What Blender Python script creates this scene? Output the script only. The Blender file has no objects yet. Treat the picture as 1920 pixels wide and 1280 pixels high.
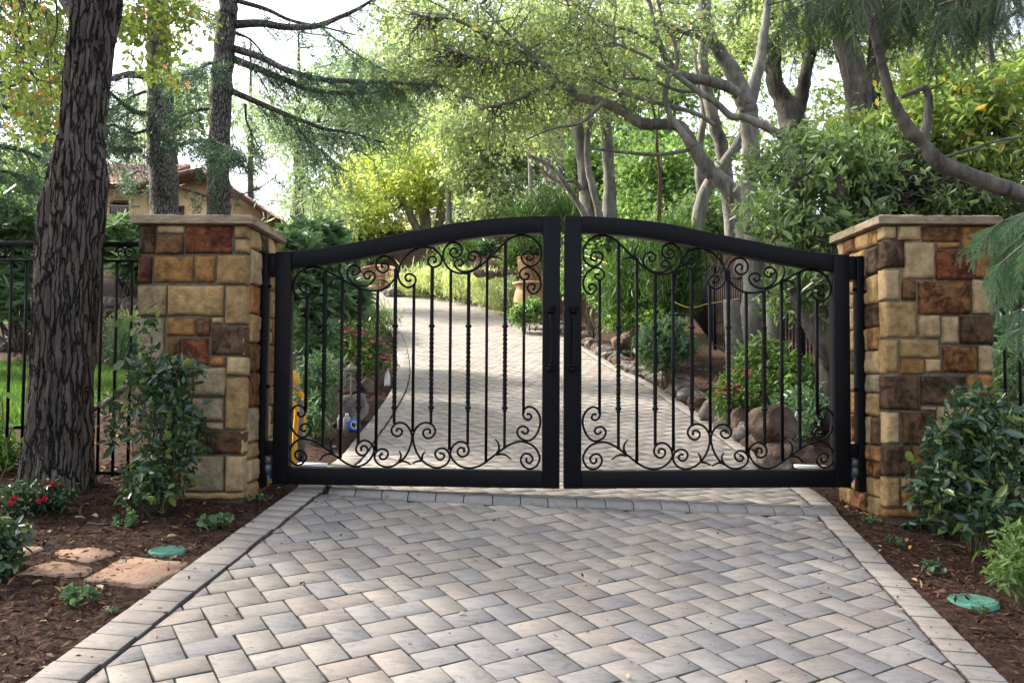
import bpy, bmesh, math, random
import numpy as np
from mathutils import Vector, Matrix, noise

R = random.Random(11)
RN = np.random.default_rng(11)
scene = bpy.context.scene
COL = scene.collection
rad = math.radians

# ------------------------------------------------------------------ camera
FPX = 1600.0
PITCH = rad(2.15)
ROLL = rad(0.3)
EYE = np.array([0.0, 0.0, 0.87])
_F = np.array([0, math.cos(PITCH), math.sin(PITCH)])
_U0 = np.array([0, -math.sin(PITCH), math.cos(PITCH)])
_R0 = np.array([1.0, 0, 0])
_RT = math.cos(ROLL) * _R0 + math.sin(ROLL) * _U0
_UP = -math.sin(ROLL) * _R0 + math.cos(ROLL) * _U0

def ray(px, py):
    return _F + (px - 960) / FPX * _RT - (py - 640) / FPX * _UP

def at(px, py, Y):
    d = ray(px, py)
    return EYE + d * (Y / d[1])

def unit(v):
    v = np.asarray(v, float)
    return v / (np.linalg.norm(v) + 1e-12)

# ------------------------------------------------------------------ object helpers
WL = {}

def tag(o, label=None, cat=None, group=None, kind=None):
    if label: o['label'] = label
    if cat: o['category'] = cat
    if group: o['group'] = group
    if kind: o['kind'] = kind
    return o

def thing(name, label, cat, loc, group=None):
    o = bpy.data.objects.new(name, None)
    COL.objects.link(o)
    o.empty_display_size = 0.1
    o.location = [float(c) for c in loc]
    WL[o.name] = np.array(loc, float)
    return tag(o, label, cat, group)

class Geo:
    def __init__(s):
        s.v = []; s.f = []; s.c = []; s.n = 0; s.hascol = False
    def add(s, V, F, col=None):
        V = np.asarray(V, float).reshape(-1, 3)
        s.v.append(V)
        if isinstance(F, np.ndarray):
            s.f.append(F + s.n)
        else:
            for f in F:
                s.f.append(np.array([f]) + s.n)
        if col is not None:
            s.hascol = True
            col = np.asarray(col, float)
            if col.ndim == 1: col = np.tile(col, (len(V), 1))
            s.c.append(col)
        else:
            s.c.append(np.ones((len(V), 4)))
        s.n += len(V)
    def box(s, x0, x1, y0, y1, z0, z1, col=None):
        V = [(x0,y0,z0),(x1,y0,z0),(x1,y1,z0),(x0,y1,z0),(x0,y0,z1),(x1,y0,z1),(x1,y1,z1),(x0,y1,z1)]
        F = np.array([(0,3,2,1),(4,5,6,7),(0,1,5,4),(1,2,6,5),(2,3,7,6),(3,0,4,7)])
        s.add(V, F, col)
    def obox(s, c, u, v, w, hu, hv, hw, col=None):
        c = np.asarray(c, float); u = unit(u) * hu; v = unit(v) * hv; w = unit(w) * hw
        V = [c-u-v-w, c+u-v-w, c+u+v-w, c-u+v-w, c-u-v+w, c+u-v+w, c+u+v+w, c-u+v+w]
        F = np.array([(0,3,2,1),(4,5,6,7),(0,1,5,4),(1,2,6,5),(2,3,7,6),(3,0,4,7)])
        s.add(V, F, col)
    def tube(s, pts, r, sides=6, col=None, ends=True, phase=0.0, wob=0.0):
        P = np.asarray(pts, float)
        n = len(P)
        r = np.full(n, float(r)) if np.isscalar(r) else np.asarray(r, float)
        if ends:
            P = np.vstack([P[:1], P, P[-1:]])
            r = np.concatenate([[r[0] * 0.02], r, [r[-1] * 0.02]])
            n += 2
        T = np.gradient(P, axis=0)
        if ends:
            T[0] = T[1] = P[2] - P[1]; T[-1] = T[-2] = P[-2] - P[-3]
        T /= (np.linalg.norm(T, axis=1, keepdims=True) + 1e-12)
        a = np.array([0, 0, 1.0]) if abs(T[0][2]) < 0.9 else np.array([1.0, 0, 0])
        u = unit(np.cross(T[0], a))
        ang = np.arange(sides) * 2 * math.pi / sides + phase
        V = np.zeros((n, sides, 3))
        for i in range(n):
            u = u - T[i] * np.dot(u, T[i]); u = unit(u)
            w = np.cross(T[i], u)
            rr = r[i]
            if wob:
                rr = r[i] * (1 + wob * RN.standard_normal(sides))[:, None]
            V[i] = P[i] + rr * (np.cos(ang)[:, None] * u + np.sin(ang)[:, None] * w)
        i = np.arange(n - 1)[:, None] * sides
        j = np.arange(sides)[None, :]
        j2 = (j + 1) % sides
        F = np.stack([i + j, i + j2, i + sides + j2, i + sides + j], -1).reshape(-1, 4)
        s.add(V.reshape(-1, 3), F, col)
    def lathe(s, prof, c, seg=20, col=None, axis=None):
        c = np.asarray(c, float)
        P = np.asarray(prof, float)
        ang = np.arange(seg) * 2 * math.pi / seg
        ax = np.array([0, 0, 1.0]) if axis is None else unit(axis)
        a = np.array([1.0, 0, 0]) if abs(ax[0]) < 0.9 else np.array([0, 1.0, 0])
        u = unit(np.cross(ax, a)); w = np.cross(ax, u)
        V = (c + P[:, 1][:, None, None] * ax
             + P[:, 0][:, None, None] * (np.cos(ang)[None, :, None] * u + np.sin(ang)[None, :, None] * w))
        n = len(P)
        i = np.arange(n - 1)[:, None] * seg
        j = np.arange(seg)[None, :]; j2 = (j + 1) % seg
        F = np.stack([i + j, i + j2, i + seg + j2, i + seg + j], -1).reshape(-1, 4)
        s.add(V.reshape(-1, 3), F, col)
    def prism_xz(s, pts, y0, y1, col=None):
        n = len(pts)
        V = [(p[0], y0, p[1]) for p in pts] + [(p[0], y1, p[1]) for p in pts]
        F = [list(range(n)), list(range(2 * n - 1, n - 1, -1))]
        for k in range(n):
            k2 = (k + 1) % n
            F.append([k, k + n, k2 + n, k2])
        s.add(V, F, col)
    def strip_xz(s, top, bot, y0, y1, col=None):
        n = len(top)
        V = []
        for t, b in zip(top, bot):
            V += [(t[0], y0, t[1]), (b[0], y0, b[1]), (b[0], y1, b[1]), (t[0], y1, t[1])]
        F = []
        for k in range(n - 1):
            a = 4 * k; b = a + 4
            F += [(a, a+1, b+1, b), (a+1, a+2, b+2, b+1), (a+2, a+3, b+3, b+2), (a+3, a, b, b+3)]
        F += [(0, 3, 2, 1), (4*n-4, 4*n-3, 4*n-2, 4*n-1)]
        s.add(V, np.array(F), col)

def build(name, g, mat, parent=None, smooth=False, loc=None, bevel=0):
    V = np.concatenate(g.v)
    if parent is not None:
        off = WL[parent.name]
        sub = parent
    elif loc is not None:
        off = np.array(loc, float)
    else:
        off = np.array([V[:, 0].mean(), V[:, 1].mean(), V[:, 2].min()])
    me = bpy.data.meshes.new(name)
    me.vertices.add(len(V))
    me.vertices.foreach_set('co', (V - off).astype(np.float32).ravel())
    idx = np.concatenate([f.ravel() for f in g.f]).astype(np.int32)
    tot = np.concatenate([np.full(f.shape[0], f.shape[1]) for f in g.f])
    start = np.concatenate([[0], np.cumsum(tot)[:-1]]).astype(np.int32)
    me.loops.add(len(idx))
    me.loops.foreach_set('vertex_index', idx)
    me.polygons.add(len(tot))
    me.polygons.foreach_set('loop_start', start)
    me.update(calc_edges=True)
    if smooth:
        me.polygons.foreach_set('use_smooth', np.ones(len(tot), dtype=bool))
    if g.hascol:
        ca = me.color_attributes.new('col', 'FLOAT_COLOR', 'POINT')
        ca.data.foreach_set('color', np.concatenate(g.c).astype(np.float32).ravel())
    if mat is not None:
        me.materials.append(mat)
    me.validate()
    o = bpy.data.objects.new(name, me)
    COL.objects.link(o)
    if parent is not None:
        o.parent = parent
        WL[o.name] = off
    else:
        o.location = [float(c) for c in off]
        WL[o.name] = off
    if bevel:
        b = o.modifiers.new('bevel', 'BEVEL'); b.width = bevel; b.segments = 2; b.limit_method = 'ANGLE'; b.angle_limit = rad(40)
    return o

def catmull(P, n=6):
    P = np.asarray(P, float)
    Q = np.vstack([2 * P[0] - P[1], P, 2 * P[-1] - P[-2]])
    out = []
    t = np.linspace(0, 1, n, endpoint=False)[:, None]
    for i in range(1, len(Q) - 2):
        a, b, c, d = Q[i-1], Q[i], Q[i+1], Q[i+2]
        out.append(0.5 * (2*b + (c-a)*t + (2*a-5*b+4*c-d)*t*t + (3*b-a-3*c+d)*t**3))
    out.append(P[-1:])
    return np.vstack(out)

# ------------------------------------------------------------------ materials
def new_mat(name, rough=0.6, spec=0.4, metal=0.0):
    m = bpy.data.materials.new(name); m.use_nodes = True
    nt = m.node_tree
    b = nt.nodes['Principled BSDF']
    b.inputs['Roughness'].default_value = rough
    b.inputs['Specular IOR Level'].default_value = spec
    b.inputs['Metallic'].default_value = metal
    return m, nt, b

def nd(nt, typ, **kw):
    n = nt.nodes.new(typ)
    for k, v in kw.items(): setattr(n, k, v)
    return n

def ramp(nt, stops, fac=None, interp='LINEAR'):
    r = nd(nt, 'ShaderNodeValToRGB')
    cr = r.color_ramp
    cr.interpolation = interp
    while len(cr.elements) < len(stops): cr.elements.new(0.5)
    for e, (p, c) in zip(cr.elements, stops):
        e.position = p
        e.color = (c[0], c[1], c[2], 1) if not np.isscalar(c) else (c, c, c, 1)
    if fac is not None: nt.links.new(fac, r.inputs[0])
    return r

def noise_n(nt, scale, detail=5, rough=0.6, vec=None, stretch=None, dist=0.0):
    n = nd(nt, 'ShaderNodeTexNoise')
    n.inputs['Scale'].default_value = scale
    n.inputs['Detail'].default_value = detail
    n.inputs['Roughness'].default_value = rough
    n.inputs['Distortion'].default_value = dist
    if vec is None:
        tc = nd(nt, 'ShaderNodeTexCoord'); vec = tc.outputs['Object']
    if stretch is not None:
        mp = nd(nt, 'ShaderNodeMapping'); mp.inputs['Scale'].default_value = stretch
        nt.links.new(vec, mp.inputs['Vector']); vec = mp.outputs['Vector']
    nt.links.new(vec, n.inputs['Vector'])
    return n

def bump(nt, b, h, strength=0.5, dist=0.02):
    n = nd(nt, 'ShaderNodeBump')
    n.inputs['Strength'].default_value = strength
    n.inputs['Distance'].default_value = dist
    nt.links.new(h, n.inputs['Height'])
    nt.links.new(n.outputs['Normal'], b.inputs['Normal'])
    return n

def mixc(nt, fac, a, b, typ='MIX'):
    m = nd(nt, 'ShaderNodeMix', data_type='RGBA', blend_type=typ)
    for s, v in ((m.inputs[0], fac), (m.inputs[6], a), (m.inputs[7], b)):
        if isinstance(v, bpy.types.NodeSocket): nt.links.new(v, s)
        elif np.isscalar(v): s.default_value = v
        else: s.default_value = (v[0], v[1], v[2], 1)
    return m.outputs[2]

def mat_noise(name, stops, scale=5, detail=6, rough=0.7, spec=0.3, bumpk=0.3, bscale=None, bdist=0.01, stretch=None, metal=0.0, dist=0.0):
    m, nt, b = new_mat(name, rough, spec, metal)
    n = noise_n(nt, scale, detail, 0.62, stretch=stretch, dist=dist)
    r = ramp(nt, stops, n.outputs['Fac'])
    nt.links.new(r.outputs[0], b.inputs['Base Color'])
    if bumpk:
        n2 = noise_n(nt, bscale or scale * 3, 6, 0.65, stretch=stretch)
        bump(nt, b, n2.outputs['Fac'], bumpk, bdist)
    return m

def mat_leaf(name, cols, transl=0.35, rough=0.45, spec=0.35, tboost=1.5, accent=None, frac=0.06):
    m, nt, b = new_mat(name, rough, spec)
    g = nd(nt, 'ShaderNodeNewGeometry')
    k = len(cols)
    st = [(i / max(1, k - 1) * (1 - frac - .005 if accent else 1), c) for i, c in enumerate(cols)]
    if accent: st.append((1 - frac, accent))
    r = ramp(nt, st, g.outputs['Random Per Island'])
    n = noise_n(nt, 0.9, 3)
    rr = ramp(nt, [(0.3, 0.7), (0.7, 1.3)], n.outputs['Fac'])
    c = mixc(nt, 1.0, r.outputs[0], rr.outputs[0], 'MULTIPLY')
    nt.links.new(c, b.inputs['Base Color'])
    t = nd(nt, 'ShaderNodeBsdfTranslucent')
    tc = mixc(nt, 1.0, c, (tboost * 1.04, tboost * 1.1, tboost * 0.72), 'MULTIPLY')
    nt.links.new(tc, t.inputs['Color'])
    ms = nd(nt, 'ShaderNodeMixShader'); ms.inputs[0].default_value = transl
    nt.links.new(b.outputs[0], ms.inputs[1]); nt.links.new(t.outputs[0], ms.inputs[2])
    nt.links.new(ms.outputs[0], nt.nodes['Material Output'].inputs['Surface'])
    return m

def mat_bark(name, dark, light, scale=8, bk=0.8, moss=None):
    m, nt, b = new_mat(name, 0.9, 0.15)
    n = noise_n(nt, scale, 8, 0.7, stretch=(1, 1, 0.22), dist=0.6)
    r = ramp(nt, [(0.32, dark), (0.5, [(d + l) / 2 for d, l in zip(dark, light)]), (0.68, light)], n.outputs['Fac'])
    c = r.outputs[0]
    n3 = noise_n(nt, 1.7, 4)
    r3 = ramp(nt, [(0.35, 0.65), (0.7, 1.2)], n3.outputs['Fac'])
    c = mixc(nt, 1.0, c, r3.outputs[0], 'MULTIPLY')
    if moss:
        n4 = noise_n(nt, 2.6, 5)
        r4 = ramp(nt, [(0.52, 0.0), (0.68, 0.7)], n4.outputs['Fac'])
        c = mixc(nt, r4.outputs[0], c, moss)
    nt.links.new(c, b.inputs['Base Color'])
    n2 = noise_n(nt, scale * 1.5, 7, 0.7, stretch=(1, 1, 0.2), dist=0.8)
    bump(nt, b, n2.outputs['Fac'], bk, 0.03)
    return m

def mat_plate(name, dark, mid, light, scale=12, st=0.28, bk=1.0, crack=0.16):
    m, nt, b = new_mat(name, 0.92, 0.12)
    tc = nd(nt, 'ShaderNodeTexCoord')
    n0 = noise_n(nt, 5, 4, 0.6, vec=tc.outputs['Object'])
    add = nd(nt, 'ShaderNodeMix', data_type='VECTOR'); add.inputs[0].default_value = 0.08
    nt.links.new(tc.outputs['Object'], add.inputs[4]); nt.links.new(n0.outputs['Color'], add.inputs[5])
    mp = nd(nt, 'ShaderNodeMapping'); mp.inputs['Scale'].default_value = (1, 1, st)
    nt.links.new(add.outputs[1], mp.inputs['Vector'])
    v = nd(nt, 'ShaderNodeTexVoronoi', feature='DISTANCE_TO_EDGE'); v.inputs['Scale'].default_value = scale
    nt.links.new(mp.outputs['Vector'], v.inputs['Vector'])
    n = noise_n(nt, scale * 2.2, 7, 0.7, vec=mp.outputs['Vector'])
    rc = ramp(nt, [(0.0, 0.0), (crack, 1.0)], v.outputs['Distance'])
    rl = ramp(nt, [(0.3, mid), (0.72, light)], n.outputs['Fac'])
    c = mixc(nt, rc.outputs[0], dark, rl.outputs[0])
    n3 = noise_n(nt, 1.3, 4, vec=tc.outputs['Object'])
    r3 = ramp(nt, [(0.35, 0.6), (0.68, 1.25)], n3.outputs['Fac'])
    c = mixc(nt, 1.0, c, r3.outputs[0], 'MULTIPLY')
    nt.links.new(c, b.inputs['Base Color'])
    h = nd(nt, 'ShaderNodeMath', operation='MULTIPLY_ADD'); h.inputs[1].default_value = 0.35
    nt.links.new(n.outputs['Fac'], h.inputs[0]); nt.links.new(rc.outputs[0], h.inputs[2])
    bump(nt, b, h.outputs[0], bk, 0.03)
    return m

def mat_plain(name, c, rough=0.5, spec=0.4, metal=0.0, var=0.15, scale=20):
    return mat_noise(name, [(0.3, [x * (1 - var) for x in c]), (0.7, [x * (1 + var) for x in c])], scale, 4, rough, spec, 0.05, metal=metal, bdist=0.002)

def mat_col(name, kind):
    m, nt, b = new_mat(name, 0.82, 0.22)
    a = nd(nt, 'ShaderNodeAttribute', attribute_name='col')
    c = a.outputs['Color']
    if kind == 'paver':
        n = noise_n(nt, 8, 7, 0.7, stretch=(1, 2.2, 1), dist=1.2)
        r = ramp(nt, [(0.3, (0.7, 0.69, 0.7)), (0.5, (1, 1, 1)), (0.72, (1.18, 1.13, 1.06))], n.outputs['Fac'])
        c = mixc(nt, 1.0, c, r.outputs[0], 'MULTIPLY')
        n2 = noise_n(nt, 60, 3, 0.7)
        r2 = ramp(nt, [(0.28, 0.72), (0.42, 1.0)], n2.outputs['Fac'])
        c = mixc(nt, 1.0, c, r2.outputs[0], 'MULTIPLY')
        n4 = noise_n(nt, 0.8, 5, 0.7)
        r4 = ramp(nt, [(0.35, (0.86, 0.85, 0.84)), (0.6, (1.03, 1.03, 1.03))], n4.outputs['Fac'])
        c = mixc(nt, 1.0, c, r4.outputs[0], 'MULTIPLY')
        n3 = noise_n(nt, 26, 6, 0.7)
        bump(nt, b, n3.outputs['Fac'], 0.35, 0.008)
        b.inputs['Roughness'].default_value = 0.75
    else:
        n = noise_n(nt, 11, 7, 0.68, dist=0.7)
        r = ramp(nt, [(0.42, 0.0), (0.58, 1.0)], n.outputs['Fac'])
        f = nd(nt, 'ShaderNodeMath', operation='MULTIPLY')
        nt.links.new(r.outputs[0], f.inputs[0]); nt.links.new(a.outputs['Alpha'], f.inputs[1])
        dk = mixc(nt, 1.0, c, (0.26, 0.22, 0.2), 'MULTIPLY')
        c = mixc(nt, f.outputs[0], c, dk)
        n2 = noise_n(nt, 7, 6, 0.65, stretch=(1.3, 0.9, 1.1), dist=0.4)
        r2 = ramp(nt, [(0.28, (0.6, 0.54, 0.48)), (0.5, (1, 1, 1)), (0.74, (1.3, 1.16, 0.96))], n2.outputs['Fac'])
        c = mixc(nt, 1.0, c, r2.outputs[0], 'MULTIPLY')
        n5 = noise_n(nt, 24, 8, 0.75, dist=0.5)
        r5 = ramp(nt, [(0.3, (0.62, 0.56, 0.5)), (0.48, (1, 1, 1)), (0.72, (1.22, 1.16, 1.06))], n5.outputs['Fac'])
        c = mixc(nt, 1.0, c, r5.outputs[0], 'MULTIPLY')
        n3 = noise_n(nt, 34, 9, 0.75)
        bump(nt, b, n3.outputs['Fac'], 1.0, 0.022)
    nt.links.new(c, b.inputs['Base Color'])
    return m

MT = {}
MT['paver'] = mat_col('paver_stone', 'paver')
MT['stone'] = mat_col('veneer_stone', 'stone')
MT['joint'] = mat_noise('joint_sand', [(0.35, (0.022, 0.02, 0.018)), (0.7, (0.06, 0.052, 0.045))], 40, 4, 0.95, 0.1, 0.4)
MT['mortar'] = mat_noise('mortar', [(0.3, (0.09, 0.074, 0.055)), (0.7, (0.18, 0.15, 0.112))], 30, 5, 0.95, 0.1, 0.5)
MT['cap'] = mat_noise('capstone', [(0.3, (0.17, 0.13, 0.085)), (0.5, (0.31, 0.245, 0.165)), (0.72, (0.4, 0.325, 0.23))], 6, 8, 0.9, 0.2, 0.8, 14, 0.025, stretch=(1, 1, 3))
MT['iron'] = mat_noise('black_iron', [(0.3, (0.003, 0.0034, 0.005)), (0.62, (0.005, 0.005, 0.007)), (0.78, (0.02, 0.012, 0.007))], 16, 6, 0.45, 0.13, 0.15, 60, 0.004)
MT['mulch'] = mat_noise('mulch_soil', [(0.3, (0.022, 0.012, 0.009)), (0.5, (0.055, 0.03, 0.021)), (0.72, (0.12, 0.075, 0.05))], 26, 8, 0.95, 0.1, 1.0, 45, 0.03)
MT['chip'] = mat_leaf('bark_chip', [(0.018, 0.009, 0.007), (0.05, 0.024, 0.017), (0.085, 0.04, 0.028), (0.14, 0.075, 0.05)], 0.0, 0.85, 0.15)
MT['litter'] = mat_leaf('dry_leaf', [(0.36, 0.27, 0.15), (0.45, 0.36, 0.23), (0.28, 0.19, 0.11), (0.5, 0.43, 0.31)], 0.15, 0.7, 0.2, accent=(0.5, 0.33, 0.04), frac=0.08)
MT['grass'] = mat_leaf('grass_blade', [(0.06, 0.12, 0.025), (0.09, 0.165, 0.035), (0.125, 0.205, 0.05)], 0.3, 0.6, 0.2)
MT['rock'] = mat_noise('rock', [(0.28, (0.035, 0.032, 0.028)), (0.44, (0.13, 0.115, 0.1)), (0.57, (0.24, 0.21, 0.185)), (0.7, (0.42, 0.39, 0.33))], 6, 10, 0.95, 0.12, 1.0, 16, 0.05)
MT['rock_brown'] = mat_noise('brown_rock', [(0.28, (0.035, 0.024, 0.02)), (0.46, (0.14, 0.095, 0.07)), (0.62, (0.22, 0.16, 0.125)), (0.75, (0.36, 0.31, 0.25))], 5, 10, 0.95, 0.12, 1.0, 16, 0.05)
MT['terra'] = mat_noise('terracotta', [(0.3, (0.3, 0.15, 0.075)), (0.55, (0.46, 0.27, 0.14)), (0.75, (0.55, 0.38, 0.23))], 4, 7, 0.8, 0.2, 0.25)
MT['flag'] = mat_noise('flagstone', [(0.3, (0.22, 0.125, 0.08)), (0.5, (0.4, 0.25, 0.17)), (0.7, (0.44, 0.33, 0.22))], 5, 9, 0.88, 0.15, 0.8, 24, 0.02)
MT['lid'] = mat_noise('green_plastic', [(0.3, (0.055, 0.16, 0.115)), (0.55, (0.09, 0.25, 0.18)), (0.75, (0.14, 0.23, 0.17))], 10, 7, 0.7, 0.25, 0.15)
MT['stucco'] = mat_noise('stucco', [(0.3, (0.74, 0.51, 0.26)), (0.7, (0.84, 0.62, 0.35))], 2, 5, 0.9, 0.1, 0.3, 40, 0.01)
MT['tile'] = mat_leaf('roof_tile', [(0.42, 0.22, 0.16), (0.52, 0.32, 0.25), (0.6, 0.43, 0.35)], 0.0, 0.8, 0.2)
MT['wood'] = mat_noise('brown_trim', [(0.3, (0.06, 0.028, 0.02)), (0.7, (0.12, 0.055, 0.04))], 8, 5, 0.6, 0.3, 0.1)
MT['glass'] = mat_plain('dark_glass', (0.02, 0.022, 0.025), 0.08, 0.5)
MT['rail_grey'] = mat_plain('grey_railing', (0.2, 0.19, 0.17), 0.5)
MT['white'] = mat_plain('white_plastic', (0.75, 0.75, 0.73), 0.4, 0.4, var=0.04)
MT['greywhite'] = mat_plain('grey_plastic', (0.42, 0.42, 0.43), 0.45, 0.4, var=0.05)
MT['blue'] = mat_plain('blue_tape', (0.03, 0.16, 0.6), 0.5, 0.4, var=0.1)
MT['red'] = mat_plain('red_plastic', (0.55, 0.03, 0.02), 0.4)
MT['yellow'] = mat_plain('yellow_paint', (0.72, 0.36, 0.01), 0.35, 0.5, var=0.08)
MT['rope'] = mat_plain('yellow_rope', (0.6, 0.45, 0.12), 0.7, 0.2)
MT['rubber'] = mat_plain('black_rubber', (0.012, 0.012, 0.012), 0.6)
MT['steel'] = mat_plain('dull_steel', (0.14, 0.14, 0.15), 0.5, 0.5, metal=0.3)
MT['lamp'] = mat_noise('copper_shade', [(0.3, (0.16, 0.11, 0.09)), (0.7, (0.36, 0.27, 0.23))], 14, 5, 0.5, 0.4, 0.1)
MT['hose'] = mat_plain('drip_hose', (0.05, 0.045, 0.04), 0.6)

MT['bark_oak'] = mat_plate('oak_bark', (0.018, 0.015, 0.013), (0.055, 0.046, 0.04), (0.165, 0.143, 0.125), 29, 0.1, 1.0, 0.12)
MT['bark_cedar'] = mat_plate('cedar_bark', (0.05, 0.044, 0.042), (0.18, 0.163, 0.156), (0.36, 0.335, 0.32), 30, 0.28, 0.9, 0.16)
MT['bark_grey'] = mat_bark('grey_bark', (0.07, 0.064, 0.056), (0.28, 0.26, 0.23), 8, 0.6, moss=(0.25, 0.26, 0.2))
MT['bark_pale'] = mat_bark('pale_bark', (0.15, 0.13, 0.11), (0.42, 0.385, 0.34), 7, 0.4)
MT['bark_dark'] = mat_bark('dark_bark', (0.022, 0.019, 0.017), (0.17, 0.15, 0.13), 10, 0.8)
MT['bark_limb'] = mat_bark('limb_bark', (0.03, 0.026, 0.023), (0.21, 0.19, 0.165), 13, 0.9, moss=(0.22, 0.21, 0.17))
MT['bark_rust'] = mat_bark('rusty_bark', (0.045, 0.032, 0.024), (0.19, 0.13, 0.095), 8, 0.5)
MT['stem'] = mat_bark('green_stem', (0.05, 0.05, 0.025), (0.16, 0.14, 0.08), 12, 0.3)

MT['lf_oak'] = mat_leaf('oak_leaf', [(0.14, 0.19, 0.05), (0.2, 0.26, 0.07), (0.28, 0.32, 0.1), (0.15, 0.21, 0.055)], 0.45, accent=(0.42, 0.16, 0.06), frac=0.04)
MT['lf_cedar'] = mat_leaf('cedar_needle', [(0.045, 0.095, 0.06), (0.07, 0.14, 0.09), (0.11, 0.19, 0.12)], 0.3, 0.5)
MT['lf_sage'] = mat_leaf('pale_needle', [(0.17, 0.24, 0.15), (0.25, 0.33, 0.2), (0.34, 0.42, 0.27)], 0.45, 0.5)
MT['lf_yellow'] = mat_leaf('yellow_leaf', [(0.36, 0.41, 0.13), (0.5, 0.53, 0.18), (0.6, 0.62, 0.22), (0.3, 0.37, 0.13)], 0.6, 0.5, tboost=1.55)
MT['lf_light'] = mat_leaf('light_leaf', [(0.23, 0.29, 0.14), (0.32, 0.38, 0.19), (0.4, 0.45, 0.26)], 0.45, 0.4)
MT['lf_canopy'] = mat_leaf('canopy_leaf', [(0.18, 0.24, 0.11), (0.26, 0.33, 0.15), (0.34, 0.4, 0.2), (0.22, 0.28, 0.13)], 0.52, 0.4, accent=(0.42, 0.34, 0.1), frac=0.04)
MT['lf_bay'] = mat_leaf('bay_leaf', [(0.07, 0.125, 0.045), (0.11, 0.175, 0.065), (0.17, 0.24, 0.095), (0.13, 0.2, 0.075)], 0.38, 0.35, 0.5)
MT['lf_bayyellow'] = mat_leaf('yellow_bay_leaf', [(0.14, 0.21, 0.055), (0.2, 0.28, 0.07), (0.27, 0.34, 0.1), (0.17, 0.25, 0.065)], 0.45, 0.35, 0.45, accent=(0.42, 0.31, 0.07), frac=0.07)
MT['lf_green'] = mat_leaf('bright_leaf', [(0.085, 0.15, 0.045), (0.12, 0.2, 0.06), (0.17, 0.26, 0.085)], 0.42, 0.4)
MT['lf_juniper'] = mat_leaf('juniper_leaf', [(0.035, 0.085, 0.018), (0.06, 0.12, 0.025), (0.09, 0.16, 0.035)], 0.3, 0.5)
MT['lf_rhodo'] = mat_leaf('rhododendron_leaf', [(0.075, 0.14, 0.07), (0.11, 0.195, 0.095), (0.17, 0.265, 0.13), (0.095, 0.17, 0.085)], 0.32, 0.3, 0.6)
MT['lf_dark'] = mat_leaf('glossy_leaf', [(0.025, 0.055, 0.032), (0.04, 0.08, 0.042), (0.06, 0.11, 0.05)], 0.25, 0.27, 0.6, accent=(0.17, 0.22, 0.06), frac=0.14)
MT['lf_azalea'] = mat_leaf('azalea_leaf', [(0.05, 0.11, 0.025), (0.09, 0.17, 0.035), (0.15, 0.22, 0.05)], 0.35, 0.45)
MT['lf_darkaz'] = mat_leaf('dark_azalea_leaf', [(0.02, 0.045, 0.02), (0.035, 0.07, 0.03), (0.05, 0.09, 0.04)], 0.2, 0.35, 0.5)
MT['lf_pale'] = mat_leaf('pale_leaf', [(0.3, 0.36, 0.16), (0.42, 0.46, 0.22), (0.5, 0.52, 0.3)], 0.4, 0.5)
MT['lf_redwood'] = mat_leaf('redwood_leaf', [(0.022, 0.045, 0.018), (0.035, 0.066, 0.026), (0.06, 0.1, 0.036)], 0.32, 0.4)
MT['lf_redwood_new'] = mat_leaf('fresh_redwood_leaf', [(0.055, 0.13, 0.06), (0.08, 0.18, 0.075), (0.12, 0.23, 0.09)], 0.35, 0.4)
MT['lf_small'] = mat_leaf('small_plant_leaf', [(0.06, 0.12, 0.055), (0.09, 0.165, 0.075), (0.125, 0.21, 0.1)], 0.35, 0.5)
MT['pink'] = mat_leaf('pink_petal', [(0.5, 0.05, 0.2), (0.65, 0.1, 0.3), (0.7, 0.2, 0.38)], 0.35, 0.6)
MT['redflower'] = mat_leaf('red_petal', [(0.22, 0.006, 0.02), (0.32, 0.012, 0.035), (0.42, 0.04, 0.075)], 0.3, 0.55)
MT['coral'] = mat_leaf('coral_petal', [(0.45, 0.06, 0.1), (0.55, 0.1, 0.14), (0.6, 0.2, 0.22)], 0.35, 0.6)
# ------------------------------------------------------------------ terrain profile
_hk = np.array([(-20, -3.0), (0, -0.714), (6.1, 0.0), (6.7, 0.02), (7.64, 0.085), (11.07, 0.593), (16.1, 1.37), (21.6, 2.22), (26, 2.95), (30, 3.68), (32, 3.92), (34, 4.08), (40, 4.3), (80, 6.0), (200, 9)])
_ht = np.linspace(-20, 200, 4401)
_hz = np.interp(_ht, _hk[:, 0], _hk[:, 1])
_hz = np.convolve(np.pad(_hz, 8, mode='edge'), np.ones(17) / 17, 'valid')

def hd(x, Y):
    z = np.interp(Y, _ht, _hz)
    f = np.clip((11 - np.asarray(Y, float)) / 4.0, 0, 1)
    return z - 0.028 * f * (np.clip(x, -4, 4.5) - 0.3)

def hit(px, py, fn=None, far=60):
    fn = fn or hd
    d = ray(px, py)
    prev = 1.0
    for i in range(3000):
        Y = 1.0 + i * 0.02
        p = EYE + d * (Y / d[1])
        if p[2] < fn(p[0], Y): return p
        if Y > far: break
    return EYE + d * (far / d[1])

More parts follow.
